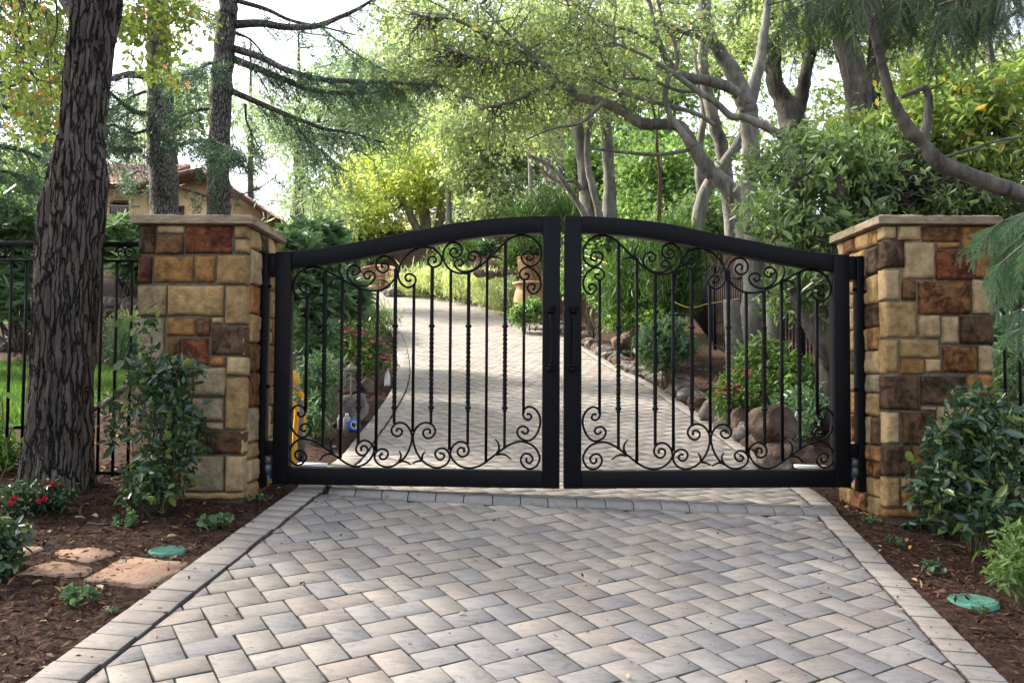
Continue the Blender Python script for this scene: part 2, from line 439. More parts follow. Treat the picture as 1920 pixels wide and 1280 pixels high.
_l = np.array([hit(*p)[:2] for p in [(570, 910), (621, 873), (670, 819), (700, 782), (736, 725), (745, 681), (739, 640), (728, 618)]])
_f = np.array([hit(50, 1280)[:2], hit(570, 910)[:2]])
_sl = (_f[1] - _f[0]) / (_f[1, 1] - _f[0, 1])
_l = np.vstack([[_f[0] + _sl * (-6.0)], [_f[0] + _sl * (-2.2)], _f[:1], _l])
_l = np.vstack([_l, [(_l[-1, 0] - 0.9, 22.5), (-5.2, 25.2), (-8.5, 27.5), (-14, 29.5)]])
_r = np.array([hit(*p)[:2] for p in [(1510, 915), (1457, 878), (1425, 857), (1346, 799), (1281, 756), (1224, 720), (1159, 688), (1091, 648), (1000, 600), (945, 582), (890, 568)]])
_f = np.array([hit(1890, 1280)[:2], hit(1510, 915)[:2]])
_sl = (_f[1] - _f[0]) / (_f[1, 1] - _f[0, 1])
_r = np.vstack([[_f[0] + _sl * (-6.0)], [_f[0] + _sl * (-2.2)], _f[:1], _r, [(-2.7, 29.0), (-4.6, 31.2), (-7, 33), (-12, 35), (-16, 35.5)]])
EL = catmull(_l, 8); ER = catmull(_r, 8)

def mono(E):
    Y = np.maximum.accumulate(E[:, 1]); return Y + np.arange(len(Y)) * 1e-6, E[:, 0]
LY, LX = mono(EL); RY, RX = mono(ER)
xL = lambda Y: np.interp(Y, LY, LX)
xR = lambda Y: np.interp(Y, RY, RX)
sst = lambda a, b, v: (lambda t: t * t * (3 - 2 * t))(np.clip((np.asarray(v, float) - a) / (b - a), 0, 1))

def terr(x, Y):
    x = np.asarray(x, float); Y = np.asarray(Y, float)
    z = hd(x, Y)
    tl = np.maximum(0, xL(Y) - x); tr = np.maximum(0, x - xR(Y))
    ind = (tl <= 0) & (tr <= 0)
    e = sst(0, 0.5, np.maximum(tl, tr))
    # left bank behind the lawn, right bank, far hill
    zl = 1.5 * sst(13.2, 19.5, Y) * sst(0.8, 4.0, tl) + 0.05 * np.minimum(tl, 3) * sst(0, 4, Y) - 0.03
    zr = 0.09 * np.minimum(tr, 6) * sst(6.5, 9, Y) + 0.30 * np.minimum(tr, 7) * sst(16, 27, Y) - 0.03
    hill = 9.0 * sst(40, 95, Y) + 5 * sst(95, 180, Y)
    z = z + np.where(tl > 0, zl, 0) * e + np.where(tr > 0, zr, 0) * e + hill
    return np.where(ind, z - 0.06, z - 0.02 * (1 - e))

ground_hit = lambda px, py: hit(px, py, terr)

# ground sheet
gx = np.concatenate([np.linspace(-120, -16, 27)[:-1], np.arange(-16, -5, 0.35), np.arange(-5, 6, 0.09), np.arange(6, 16, 0.35), np.linspace(16, 120, 27)])
gy = np.concatenate([np.linspace(-25, 1, 14)[:-1], np.arange(1, 12, 0.09), np.arange(12, 40, 0.3), np.linspace(40, 185, 40)])
X, Y = np.meshgrid(gx, gy)
Z = terr(X, Y)
near = (np.abs(X) < 16) & (Y < 40) & (Y > 0)
off = np.zeros_like(Z)
for i in range(X.shape[0]):
    for j in range(X.shape[1]):
        if near[i, j]:
            a = Vector((X[i, j] * 1.4, Y[i, j] * 1.4, 3.3))
            off[i, j] = 0.022 * noise.noise(a) + 0.012 * noise.noise(a * 3.1)
edge = np.minimum(1, np.maximum(xL(Y) - X, X - xR(Y)) / 0.35)
Z += off * np.clip(edge, 0, 1)
ny, nx = X.shape
i = np.arange(ny - 1)[:, None] * nx; j = np.arange(nx - 1)[None, :]
F = np.stack([i + j, i + j + 1, i + nx + j + 1, i + nx + j], -1).reshape(-1, 4)
g = Geo(); g.add(np.stack([X, Y, Z], -1).reshape(-1, 3), F)
tag(build('ground', g, MT['mulch'], smooth=True, loc=(0, 0, 0)), kind='structure', label='dark brown bark mulch ground rising up the slope behind the gate')

# ------------------------------------------------------------------ driveway
def clip_poly(poly, p, n):
    out = []
    m = len(poly)
    for k in range(m):
        a = poly[k]; b = poly[(k + 1) % m]
        da = (a[0] - p[0]) * n[0] + (a[1] - p[1]) * n[1]
        db = (b[0] - p[0]) * n[0] + (b[1] - p[1]) * n[1]
        if da >= 0: out.append(a)
        if (da >= 0) != (db >= 0):
            t = da / (da - db); out.append((a[0] + t * (b[0] - a[0]), a[1] + t * (b[1] - a[1])))
    return out

PAL = [(0.315, 0.305, 0.32), (0.37, 0.355, 0.36), (0.43, 0.38, 0.345), (0.47, 0.425, 0.37), (0.46, 0.39, 0.345), (0.335, 0.325, 0.335), (0.42, 0.385, 0.365), (0.49, 0.45, 0.40)]

def pcol(light=0.0):
    c = (np.array(R.choice(PAL)) * .62 + np.array((.40, .375, .36)) * .38) * R.uniform(0.6, 0.73) * np.array((1.02, 0.995, 0.95))
    if light: c = c * (1 - light) + np.array((0.34, 0.29, 0.245)) * light
    return (*c, 1)

def add_paver(g, poly, zf, lift=0.0, col=None, inset=0.0035, drop=0.05, jit=0.0015):
    P = np.array(poly)
    area = 0.5 * abs(np.dot(P[:, 0], np.roll(P[:, 1], 1)) - np.dot(P[:, 1], np.roll(P[:, 0], 1)))
    if area < 0.0004: return
    c = P.mean(0)
    d = P - c
    L = np.linalg.norm(d, axis=1, keepdims=True)
    out = c + d * (1 - 0.0045 / np.maximum(L, 0.02))
    ins = c + d * (1 - (0.005 + inset) / np.maximum(L, 0.03))
    wob = RN.normal(0, 0.0018, ins.shape)
    ins = ins + wob; out = out + wob
    n = len(P)
    dz = R.uniform(-jit, jit)
    z1 = zf(ins[:, 0], ins[:, 1]) + lift + dz + RN.normal(0, 0.0008, n)
    z0 = zf(out[:, 0], out[:, 1]) + lift - 0.0035 + dz
    V = np.vstack([np.column_stack([ins, z1]), np.column_stack([out, z0]), np.column_stack([out, z0 - drop])])
    Fs = [np.array([list(range(n))])]
    k = np.arange(n); k2 = (k + 1) % n
    Fs.append(np.stack([k, k + n, k2 + n, k2], -1))
    Fs.append(np.stack([k + n, k + 2 * n, k2 + 2 * n, k2 + n], -1))
    if np.cross(P[1] - P[0], P[2] - P[1]) < 0:
        Fs = [f[:, ::-1] for f in Fs]
    g.v.append(V); g.hascol = True
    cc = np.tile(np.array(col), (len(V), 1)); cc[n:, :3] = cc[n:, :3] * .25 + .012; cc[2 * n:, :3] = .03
    g.c.append(cc)
    for f in Fs: g.f.append(f + g.n)
    g.n += len(V)

BWL, BWR = 0.20, 0.165
LIPY = 5.93
def tang(fx, Y, s=0.25):
    v = np.array([fx(Y + s) - fx(Y - s), 2 * s]); return v / np.linalg.norm(v)

def lip_y(x):      # line of the rolled threshold course
    return 5.86 - 0.012 * (x - 0.3) + 0.12 * max(0, -0.3 - x) ** 1.5

def lift_at(x, Y):
    return 0.030 * sst(0, 0.12, np.asarray(Y) - np.array([lip_y(a) for a in np.atleast_1d(x)])) * (1 - sst(6.3, 7.6, Y))

g = Geo()
W, L = 0.145, 0.216
th = rad(31)
e1 = np.array([math.cos(th), math.sin(th)]); e2 = np.array([-e1[1], e1[0]])
t1 = (W, W); t2 = (L + W, W - L)
for a in range(-420, 420):
    for b in range(-130, 130):
        ox = a * t1[0] + b * t2[0]; oy = a * t1[1] + b * t2[1]
        for rect in ((0, L, 0, W), (L, L + W, W - L, W)):
            cx_ = ox + (rect[0] + rect[1]) / 2; cy_ = oy + (rect[2] + rect[3]) / 2
            c = np.array([0.3, 6.0]) + e1 * cx_ + e2 * cy_
            if c[1] < 1.2 or c[1] > 33.5: continue
            if c[0] < xL(c[1]) - 0.1 or c[0] > xR(c[1]) + 0.1: continue
            if c[0] < -13: continue
            poly = []
            for (u, v) in ((rect[0], rect[2]), (rect[1], rect[2]), (rect[1], rect[3]), (rect[0], rect[3])):
                q = np.array([0.3, 6.0]) + e1 * (ox + u) + e2 * (oy + v)
                poly.append((q[0], q[1]))
            tl = tang(xL, c[1]); tr = tang(xR, c[1])
            pl = np.array([xL(c[1]), c[1]]) + np.array([tl[1], -tl[0]]) * (BWL + 0.004)
            pr = np.array([xR(c[1]), c[1]]) - np.array([tr[1], -tr[0]]) * (BWR + 0.004)
            poly = clip_poly(poly, pl, (tl[1], -tl[0]))
            if len(poly) >= 3: poly = clip_poly(poly, pr, (-tr[1], tr[0]))
            if len(poly) < 3: continue
            ly = lip_y(c[0])
            if c[1] < ly: poly = clip_poly(poly, (c[0], ly - 0.005), (0, -1))
            else: poly = clip_poly(poly, (c[0], ly + 0.115), (0, 1))
            if len(poly) < 3: continue
            zf = (lambda x, Y: hd(x, Y) + lift_at(x, Y))
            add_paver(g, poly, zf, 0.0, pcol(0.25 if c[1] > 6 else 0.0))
tag(build('driveway', g, MT['paver']), kind='structure', label='herringbone driveway of grey and tan tumbled pavers')

# borders: soldier courses
def border(fx, wid, side, lift, y0, y1, name):
    g = Geo()
    Ys = np.arange(y0, y1, 0.02)
    Pt = np.column_stack([fx(Ys), Ys])
    s = np.concatenate([[0], np.cumsum(np.linalg.norm(np.diff(Pt, axis=0), axis=1))])
    k = 0.0
    while k < s[-1] - 0.15:
        ln = R.uniform(0.118, 0.136)
        ya = np.interp(k, s, Ys); yb = np.interp(k + ln, s, Ys)
        ta = tang(fx, ya); tb = tang(fx, yb)
        A = np.array([fx(ya), ya]); B = np.array([fx(yb), yb])
        na = np.array([ta[1], -ta[0]]) * side; nb = np.array([tb[1], -tb[0]]) * side
        w = wid * R.uniform(0.97, 1.02)
        poly = [tuple(A), tuple(A + na * w), tuple(B + nb * w), tuple(B)]
        zf = (lambda x, Y: hd(x, Y) + lift_at(x, Y))
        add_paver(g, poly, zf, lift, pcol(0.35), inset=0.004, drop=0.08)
        k += ln
    tag(build(name, g, MT['paver']), kind='structure', label='driveway border course of tan pavers, %s edge' % ('left' if side > 0 else 'right'))
border(xL, BWL, 1, 0.013, 1.2, 27, 'driveway_border')
border(xR, BWR, -1, 0.004, 1.2, 32, 'driveway_border')

# rolled threshold course
g = Geo()
x = float(xL(6.2)) + BWL + 0.03
xe = float(xR(5.9)) - BWR - 0.01
while x < xe:
    w = R.uniform(0.185, 0.2)
    prof = [(0, -0.04), (0, 0.003), (0.012, 0.018), (0.035, 0.029), (0.06, 0.033), (0.112, 0.031), (0.112, -0.04)]
    V = []; 
    for xx, kk in ((x + 0.003, 0), (x + 0.01, 1), (x + w - 0.01, 1), (x + w - 0.003, 0)):
        for (dy, dz) in prof:
            yy = lip_y(xx) + dy
            V.append((xx, yy, float(hd(xx, yy)) + dz - (0.004 if not kk else 0)))
    n = len(prof); Fc = []
    for q in range(3):
        for k in range(n - 1):
            Fc.append((q*n+k, (q+1)*n+k, (q+1)*n+k+1, q*n+k+1))
    cc = np.array((0.27, 0.255, 0.24)) * R.uniform(0.9, 1.05)
    g.add(V, np.array(Fc), (*cc, 1))
    g.add([V[k] for k in range(n)], [list(range(n))], (*cc, 1))
    x += w
tag(build('driveway_threshold', g, MT['paver']), kind='structure', label='raised grey rolled curb course crossing the driveway at the gate')

# joint sand sheet under the pavers
g = Geo()
Ys = np.arange(1.0, 33.5, 0.15)
V = []
for y in Ys:
    a, b = float(xL(y)) + 0.02, float(xR(y)) - 0.02
    for k in range(9):
        xx = a + (b - a) * k / 8
        V.append((xx, y, float(hd(xx, y)) + float(lift_at(xx, y)[0]) - 0.02))
m = len(Ys); i = np.arange(m - 1)[:, None] * 9; j = np.arange(8)[None, :]
g.add(V, np.stack([i + j, i + j + 1, i + 10 + j, i + 9 + j], -1).reshape(-1, 4))
tag(build('driveway_base', g, MT['joint']), kind='structure', label='dark sand filling the joints between the driveway pavers')

# ------------------------------------------------------------------ stone pillars
SC = dict(lt=((.45, .34, .195), .15), tan=((.40, .275, .13), .3), tan2=((.37, .25, .11), .4), och=((.33, .18, .062), .55), brn=((.19, .105, .048), .8),
          dk=((.12, .074, .045), .95), dkbr=((.15, .085, .042), .95), rust=((.23, .075, .035), .9), rustbr=((.24, .115, .045), 1.0), dkred=((.12, .05, .035), .9),
          gry=((.35, .29, .19), .35), olv=((.3, .24, .13), .5), org=((.38, .18, .07), .5))

def stone(g, o, u, n, a0, a1, z0, z1, cls, depth=0.06, prot=0.0, seed=0):
    c, al = SC[cls]
    c = np.array(c) * R.uniform(0.92, 1.08)
    gap = 0.0045
    a0 += gap; a1 -= gap; z0 += gap; z1 -= gap
    nx_ = max(4, int((a1 - a0) / 0.014)); nz_ = max(4, int((z1 - z0) / 0.014))
    A = np.linspace(a0, a1, nx_ + 1); B = np.linspace(z0, z1, nz_ + 1)
    AA, BB = np.meshgrid(A, B)
    ed = np.minimum(np.minimum(AA - a0, a1 - AA), np.minimum(BB - z0, z1 - BB))
    fall = np.sqrt(np.clip(ed / 0.011, 0, 1))
    D = np.zeros_like(AA); JA = np.zeros_like(AA); JB = np.zeros_like(AA)
    for p in range(AA.shape[0]):
        for q in range(AA.shape[1]):
            v = Vector((AA[p, q] * 9 + seed, BB[p, q] * 9, seed * 1.7))
            D[p, q] = 0.013 * noise.noise(v) + 0.007 * noise.noise(v * 2.6) + 0.003 * noise.noise(v * 6)
            JA[p, q] = 0.006 * noise.noise(v * 1.3 + Vector((9, 0, 0)))
            JB[p, q] = 0.006 * noise.noise(v * 1.3 + Vector((0, 9, 0)))
    D = prot + 0.015 * fall + D * fall
    u = np.asarray(u); n = np.asarray(n); o = np.asarray(o)
    V = o + (AA + JA)[..., None] * u + (BB + JB)[..., None] * np.array([0, 0, 1.0]) + D[..., None] * n
    w = nx_ + 1
    i = np.arange(nz_)[:, None] * w; j = np.arange(nx_)[None, :]
    F = np.stack([i + j, i + j + 1, i + w + j + 1, i + w + j], -1).reshape(-1, 4)
    if np.dot(np.cross(u, (0, 0, 1)), n) < 0: F = F[:, ::-1]
    per = [q for q in range(w)] + [p * w + nx_ for p in range(1, nz_ + 1)] + [nz_ * w + q for q in range(nx_ - 1, -1, -1)] + [p * w for p in range(nz_ - 1, 0, -1)]
    Vf = V.reshape(-1, 3)
    back = Vf[per] - n * depth
    g.add(np.vstack([Vf, back]), F, (*c, al))
    m = len(per); k = np.arange(m); k2 = (k + 1) % m
    pa = np.array(per)
    S = np.stack([pa[k], pa[k2], k2 + len(Vf), k + len(Vf)], -1)
    if np.dot(np.cross(u, (0, 0, 1)), n) < 0: pass
    else: S = S[:, ::-1]
    g.f.append(S + (g.n - len(Vf) - m))

def cap_slab(x0, x1, y0, y1, z0, z1, parent, seed):
    g = Geo()
    nx_, ny_, nz_ = 46, 46, 4
    def face(fn, na, nb):
        V = []; 
        for p in range(nb + 1):
            for q in range(na + 1):
                P = np.array(fn(q / na, p / nb))
                v = Vector(P * 14) + Vector((seed, 0, 0))
                k = 0.007 * noise.noise(v) + 0.004 * noise.noise(v * 2.7)
                dx = min(P[0] - x0, x1 - P[0]); dy = min(P[1] - y0, y1 - P[1])
                if dx < 1e-6 or dy < 1e-6:
                    P = P + np.array([k if dx < 1e-6 else 0, k if dy < 1e-6 else 0, 0])
                    if P[2] > z1 - 1e-6: P[2] -= 0.007
                    if P[2] < z0 + 1e-6: P[2] += 0.004
                else: P[2] += k * 0.6
                V.append(P)
        w = na + 1; i = np.arange(nb)[:, None] * w; j = np.arange(na)[None, :]
        return V, np.stack([i + j, i + j + 1, i + w + j + 1, i + w + j], -1).reshape(-1, 4)
    l = lambda a, b, t: a + (b - a) * t
    for fn, na, nb in ((lambda s, t: (l(x0, x1, s), l(y0, y1, t), z1), nx_, ny_), (lambda s, t: (l(x1, x0, s), l(y0, y1, t), z0), nx_, ny_),
                       (lambda s, t: (l(x0, x1, s), y0, l(z0, z1, t)), nx_, nz_), (lambda s, t: (l(x1, x0, s), y1, l(z0, z1, t)), nx_, nz_),
                       (lambda s, t: (x0, l(y1, y0, s), l(z0, z1, t)), ny_, nz_), (lambda s, t: (x1, l(y0, y1, s), l(z0, z1, t)), ny_, nz_)):
        V, F = fn and face(fn, na, nb)
        g.add(V, F)
    return build('capstone', g, MT['cap'], parent, smooth=False)

def pillar(label, rows, sc, offx, offy, corner_px, far_px, side, Yf, dep, zbot, captop, capthk, overh, seed):
    xc = at(corner_px, 670, Yf)[0]; xf = at(far_px, 670, Yf)[0]
    x0, x1 = min(xc, xf), max(xc, xf)
    root = thing('stone_pillar', label, 'pillar', ((x0 + x1) / 2, Yf + dep / 2, zbot - 0.1))
    ztop = captop - capthk
    gm = Geo()
    gm.box(x0 + 0.012, x1 - 0.012, Yf + 0.012, Yf + dep - 0.012, zbot - 0.35, ztop - 0.002)
    build('mortar', gm, MT['mortar'], root)
    g = Geo()
    zs = []
    for k, (a, b, c, d, cls) in enumerate(rows):
        pxa, pxb = offx + a / sc, offx + c / sc
        pya, pyb = offy + b / sc, offy + d / sc
        pym = (pya + pyb) / 2
        wa = at(pxa, pym, Yf)[0]; wb = at(pxb, pym, Yf)[0]
        za = at((pxa + pxb) / 2, pya, Yf)[2]; zb = at((pxa + pxb) / 2, pyb, Yf)[2]
        if abs(wa - x0) < 0.045: wa = x0 - R.uniform(0, .008)
        if abs(wb - x1) < 0.045: wb = x1 + R.uniform(0, .008)
        za = min(za, ztop - 0.004)
        stone(g, (0, Yf, 0), (1, 0, 0), (0, -1, 0), wa, wb, zb, za, cls, depth=0.085, prot=0.0 + R.uniform(-.004, .005), seed=seed + k * 1.37)
    # other three faces
    rr = random.Random(seed)
    def face_rows(o, u, n, a0, a1, z0, z1, warm):
        z = z0; k = 0
        while z < z1 - 0.03:
            h = rr.choice([.11, .16, .2, .24, .13])
            if z + h > z1 - 0.07: h = z1 - z
            a = a0
            while a < a1 - 0.02:
                w = rr.uniform(.12, .3)
                if a + w > a1 - 0.09: w = a1 - a
                cls = rr.choices(['tan', 'lt', 'och', 'brn', 'dk', 'rustbr', 'gry', 'org'], [5, 4, 3, 1.5, 1.2, 1, 1.5, 1 if warm else .5])[0]
                if h > .19 and w < .2 and rr.random() < .5:
                    m = z + h * rr.uniform(.4, .6)
                    stone(g, o, u, n, a, a + w, z, m, cls, seed=seed + k * 2.1)
                    stone(g, o, u, n, a, a + w, m, z + h, rr.choice(['tan', 'lt', 'brn']), seed=seed + k * 3.1)
                else:
                    stone(g, o, u, n, a, a + w, z, z + h, cls, prot=rr.uniform(-.004, .006), seed=seed + k * 1.9)
                a += w; k += 1
            z += h
    face_rows((x1, 0, 0), (0, 1, 0), (1, 0, 0), Yf + (0.075 if side > 0 else 0.075), Yf + dep, zbot - 0.12, ztop - 0.004, side > 0)
    face_rows((x0, 0, 0), (0, 1, 0), (-1, 0, 0), Yf + 0.075, Yf + dep, zbot - 0.12, ztop - 0.004, side < 0)
    face_rows((0, Yf + dep, 0), (1, 0, 0), (0, 1, 0), x0, x1, zbot - 0.12, ztop - 0.004, False)
    build('masonry', g, MT['stone'], root, smooth=True)
    cap_slab(x0 - overh, x1 + overh, Yf - overh, Yf + dep + overh, ztop, captop, root, seed)
    return x0, x1

LROWS = [(563,90,620,205,'dk'),(625,88,738,125,'lt'),(622,130,735,205,'brn'),(740,90,930,205,'rust'),(935,88,985,140,'tan'),(937,145,985,203,'tan'),
 (555,213,608,325,'dkred'),(612,212,775,320,'och'),(778,212,862,320,'och'),(867,208,985,326,'tan2'),
 (552,330,668,455,'olv'),(671,330,896,453,'tan'),(900,332,985,486,'tan'),
 (545,463,655,648,'gry'),(664,460,782,532,'och'),(786,460,843,535,'brn'),(846,458,896,486,'lt'),(845,493,966,610,'dk'),(662,536,724,650,'brn'),(728,540,835,650,'rust'),(838,614,901,654,'org'),(968,492,985,612,'lt'),
 (540,653,641,772,'gry'),(645,655,771,776,'olv'),(775,658,905,775,'gry'),(906,615,985,692,'lt'),(897,697,985,908,'tan'),
 (535,776,640,902,'gry'),(645,780,762,872,'tan'),(766,780,893,872,'gry'),(822,876,892,909,'lt'),(532,906,640,1010,'tan'),(645,876,756,1008,'tan'),(759,876,819,1006,'brn'),(823,914,957,1006,'dkbr'),(958,912,985,1006,'lt'),
 (530,1014,640,1152,'gry'),(645,1012,718,1152,'tan'),(722,1010,895,1154,'gry'),(899,1010,985,1158,'lt'),(530,1156,720,1185,'gry'),(724,1158,985,1186,'tan')]
RROWS = [(320,88,373,141,'lt'),(376,88,466,148,'lt'),(470,88,621,151,'brn'),(624,90,745,182,'och'),
 (320,145,405,254,'dk'),(398,152,523,296,'lt'),(530,154,618,179,'och'),(526,183,671,300,'rust'),(675,186,745,292,'och'),
 (320,258,386,378,'lt'),(392,299,451,380,'brn'),(456,304,660,432,'rustbr'),(665,297,745,432,'lt'),
 (320,382,452,523,'tan'),(457,434,543,522,'lt'),(547,438,616,548,'lt'),(621,438,748,547,'dk'),
 (325,528,379,661,'tan'),(385,527,541,602,'tan'),(385,606,482,665,'och'),(485,604,548,658,'lt'),(551,553,686,658,'rustbr'),(689,552,748,657,'lt'),
 (328,669,461,803,'dk'),(465,669,641,784,'dk'),(645,664,750,744,'och'),(466,788,530,805,'tan'),
 (328,810,389,934,'lt'),(396,810,525,938,'dkbr'),(529,788,611,892,'lt'),(615,788,750,882,'lt'),(529,896,641,1002,'tan'),(645,886,750,1002,'och'),
 (330,938,433,1057,'dk'),(436,941,526,1024,'brn'),(530,1006,641,1052,'rust'),(645,1006,750,1060,'tan'),
 (330,1061,387,1178,'tan'),(390,1061,432,1102,'lt'),(390,1106,511,1178,'och'),(436,1028,526,1102,'brn'),(515,1056,641,1178,'brn'),(645,1064,750,1178,'tan'),
 (326,1184,466,1220,'och'),(470,1184,601,1220,'tan'),(605,1184,754,1220,'brn')]
PLX = pillar('square stone gate pillar with grey-brown slab top, left of the driveway, behind the tall leafy shrub', LROWS, 2.134, 0, 380, 460, 256, 1, 5.70, 0.78, 0.08, at(380, 402, 5.66)[2], 0.062, 0.045, 3.0)
PRX = pillar('square stone gate pillar with warm tan side, right of the driveway', RROWS, 2.064, 1500, 380, 1658, 1862, -1, 5.70, 0.78, -0.10, at(1740, 403, 5.66)[2], 0.062, 0.05, 17.0)

# ------------------------------------------------------------------ gate
GY = 6.02
GD = 0.055
def gp(px, py):
    p = at(px, py, GY); return (p[0], p[2])
XC = gp(1053.2, 660)[0]

def leafgeo(mirror):
    mx = (lambda x: 2 * XC - x) if mirror else (lambda x: x)
    return mx

outer = [(517, 474.3), (547.6, 473.0), (597.7, 468), (652, 459), (706, 449), (770, 437), (825, 426), (851, 420.7), (900, 414.5), (950, 410.2), (1000, 407.6), (1049, 406.8)]
inner = [(549, 503.2), (597.7, 497.7), (652, 489.6), (706, 480), (787, 464), (851, 453), (905, 445), (959.6, 440), (1016, 437.6)]
outer = catmull(outer, 5); inner = catmull(inner, 6)
xo = np.array([gp(*p) for p in outer]); xi = np.array([gp(*p) for p in inner])

A0, B0, C0, D0 = (530, 430), (770, 420), (530, 730), (770, 730)
SC_ = [
 (A0, [(330,822),(322,850),(300,872),(262,850),(238,805),(255,760),(310,743),(370,770),(402,832),(383,895),(330,938),(265,952),(200,920),(157,850),(148,760),(175,670),(240,588),(330,540),(430,522),(520,533),(600,570),(690,618),(770,655),(840,695),(920,745),(1010,792),(1100,828),(1200,850),(1300,848),(1390,822),(1480,762),(1542,690),(1575,600),(1568,510),(1530,430),(1470,385),(1400,370),(1335,398),(1297,460),(1300,530),(1340,582),(1400,597),(1452,565),(1467,512),(1440,467),(1400,458),(1370,488),(1385,535)]),
 (A0, [(990,578),(960,595),(985,630),(1040,615),(1070,570),(1050,520),(990,498),(930,520),(897,580),(902,650),(940,710),(1000,760),(1080,785),(1160,777),(1230,737),(1275,670),(1262,608),(1205,578),(1152,588),(1128,630),(1148,675),(1190,687),(1212,645)]),
 (A0, [(800,480),(783,535),(798,610),(835,685)]), (A0, [(642,748),(690,697),(755,675),(835,690)]),
 (A0, [(1778,690),(1755,718),(1715,702),(1698,660),(1725,622),(1775,620),(1828,655),(1842,712),(1810,770),(1750,802),(1680,782),(1625,722),(1600,640),(1612,540),(1652,440),(1715,365),(1790,303),(1900,252),(1982,244),(2062,261),(2132,301),(2182,356),(2202,416),(2187,471),(2142,511),(2082,523),(2032,491),(2012,436),(2037,386),(2082,376),(2122,401),(2117,446),(2080,461)]),
 (B0, [(625,410),(640,375),(615,340),(575,340),(548,380),(555,430),(600,462),(655,455),(697,415),(712,360),(692,300),(640,264),(580,256),(520,283),(470,340),(448,410),(455,490),(490,570),(550,632),(630,672),(720,684),(810,670),(900,625),(980,565),(1050,500),(1120,435),(1200,360),(1290,270),(1380,200),(1470,163),(1560,152),(1650,178),(1730,230),(1787,310),(1805,400),(1787,490),(1740,550),(1670,582),(1600,562),(1550,510),(1533,450),(1560,400),(1610,378),(1662,390),(1697,430),(1687,480),(1640,502),(1612,477),(1615,445)]),
 (B0, [(885,435),(888,480),(860,507),(820,490),(798,445),(820,400),(870,378),(925,393),(967,445),(972,510),(935,580),(870,630),(790,655),(700,652),(640,612),(606,560),(615,520),(655,490),(702,495),(722,535),(702,570),(652,577)]),
 (B0, [(1035,285),(1078,335),(1093,400),(1075,470)]), (B0, [(1268,487),(1200,460),(1130,455),(1050,498)]),
 (B0, [(1575,690),(1620,690),(1637,720),(1610,760),(1565,767),(1523,735),(1508,690),(1530,640),(1590,603),(1650,603),(1722,650),(1777,720),(1800,800),(1790,880),(1750,940),(1690,967),(1640,932),(1615,880),(1640,838),(1690,828),(1722,860),(1690,915)]),
 (C0, [(222,310),(213,342),(250,377),(300,352),(308,290),(265,233),(200,220),(140,265),(103,340),(105,450),(140,560),(200,630),(275,662),(340,635),(382,580),(387,520),(350,480),(300,475),(258,500),(248,548),(288,577),(322,560)]),
 (C0, [(265,905),(252,960),(215,967),(180,930),(173,880),(210,843),(260,848),(312,890),(327,950),(290,1010),(230,1042),(160,1030),(108,970),(93,880),(120,790),(180,720),(260,685),(350,690),(440,720),(540,775),(650,855),(720,910),(800,965),(880,1020),(970,1058),(1060,1060),(1150,1020),(1220,950),(1263,860),(1250,780),(1190,720),(1120,703),(1050,745),(1016,810),(1030,870),(1080,907),(1140,902),(1177,850),(1165,800),(1125,778),(1088,800),(1090,850)]),
 (C0, [(705,680),(668,740),(665,800),(695,885)]), (C0, [(512,980),(560,920),(620,890),(695,890)]),
 (C0, [(1388,882),(1343,910),(1360,957),(1410,962),(1452,920),(1457,870),(1415,828),(1360,823),(1305,853),(1273,920),(1290,990),(1350,1045),(1440,1071),(1530,1055),(1600,1010),(1660,970),(1720,890),(1765,790),(1790,680),(1780,600),(1740,520),(1680,470),(1610,458),(1545,488),(1508,550),(1520,610),(1570,647),(1627,632),(1657,580),(1630,545),(1590,543),(1573,578)]),
 (C0, [(1612,850),(1637,900),(1630,960),(1600,1012)]), (C0, [(1773,1037),(1720,1005),(1665,990),(1600,1008)]),
 (D0, [(265,610),(267,560),(225,546),(180,570),(176,625),(220,672),(282,665),(332,610),(337,550),(300,488),(240,458),(180,460),(110,495),(53,570),(33,670),(50,780),(90,880),(150,970),(220,1030),(300,1070),(380,1081),(460,1055),(520,1000),(541,930),(520,860),(470,818),(410,813),(358,840),(338,890),(365,947),(410,970),(457,945),(462,905),(430,880),(398,885)]),
 (D0, [(198,858),(163,910),(155,980)]), (D0, [(22,1022),(80,995),(155,980)]),
 (D0, [(737,868),(737,820),(695,803),(655,830),(653,885),(700,927),(760,917),(802,865),(800,800),(765,745),(700,720),(640,735),(580,790),(551,870),(565,940),(620,1010),(700,1065),(800,1087),(890,1076),(970,1045),(1060,985),(1150,915),(1220,865),(1320,790),(1420,740),(1520,718),(1620,740),(1700,785),(1760,860),(1787,950),(1760,1030),(1710,1080),(1640,1097),(1570,1065),(1528,1000),(1535,930),(1580,888),(1642,895),(1687,940),(1680,990),(1640,1017),(1603,990),(1605,945)]),
 (D0, [(1172,688),(1215,745),(1222,820),(1195,880)]), (D0, [(1388,962),(1320,910),(1250,893),(1185,902)]),
 (D0, [(1605,337),(1650,340),(1672,385),(1635,417),(1588,405),(1558,360),(1560,300),(1600,250),(1660,238),(1730,278),(1782,360),(1795,460),(1770,560),(1720,650),(1650,702),(1580,702),(1508,660),(1475,600),(1490,540),(1540,508),(1597,520),(1627,560),(1612,602),(1570,607),(1537,572)]),
]
BARS = [(228,392,213,890,0),(305,268,290,1040,1),(381,305,366,1090,0),(458,348,442,1030,1),(535,362,520,1060,0),(613,265,600,940,1),(691,330,683,975,0),(773,255,760,945,1),(852,275,843,1055,0),(932,283,921,1030,1),(1012,215,1001,1110,0),(1092,150,1082,1050,1),(1171,308,1167,895,0)]

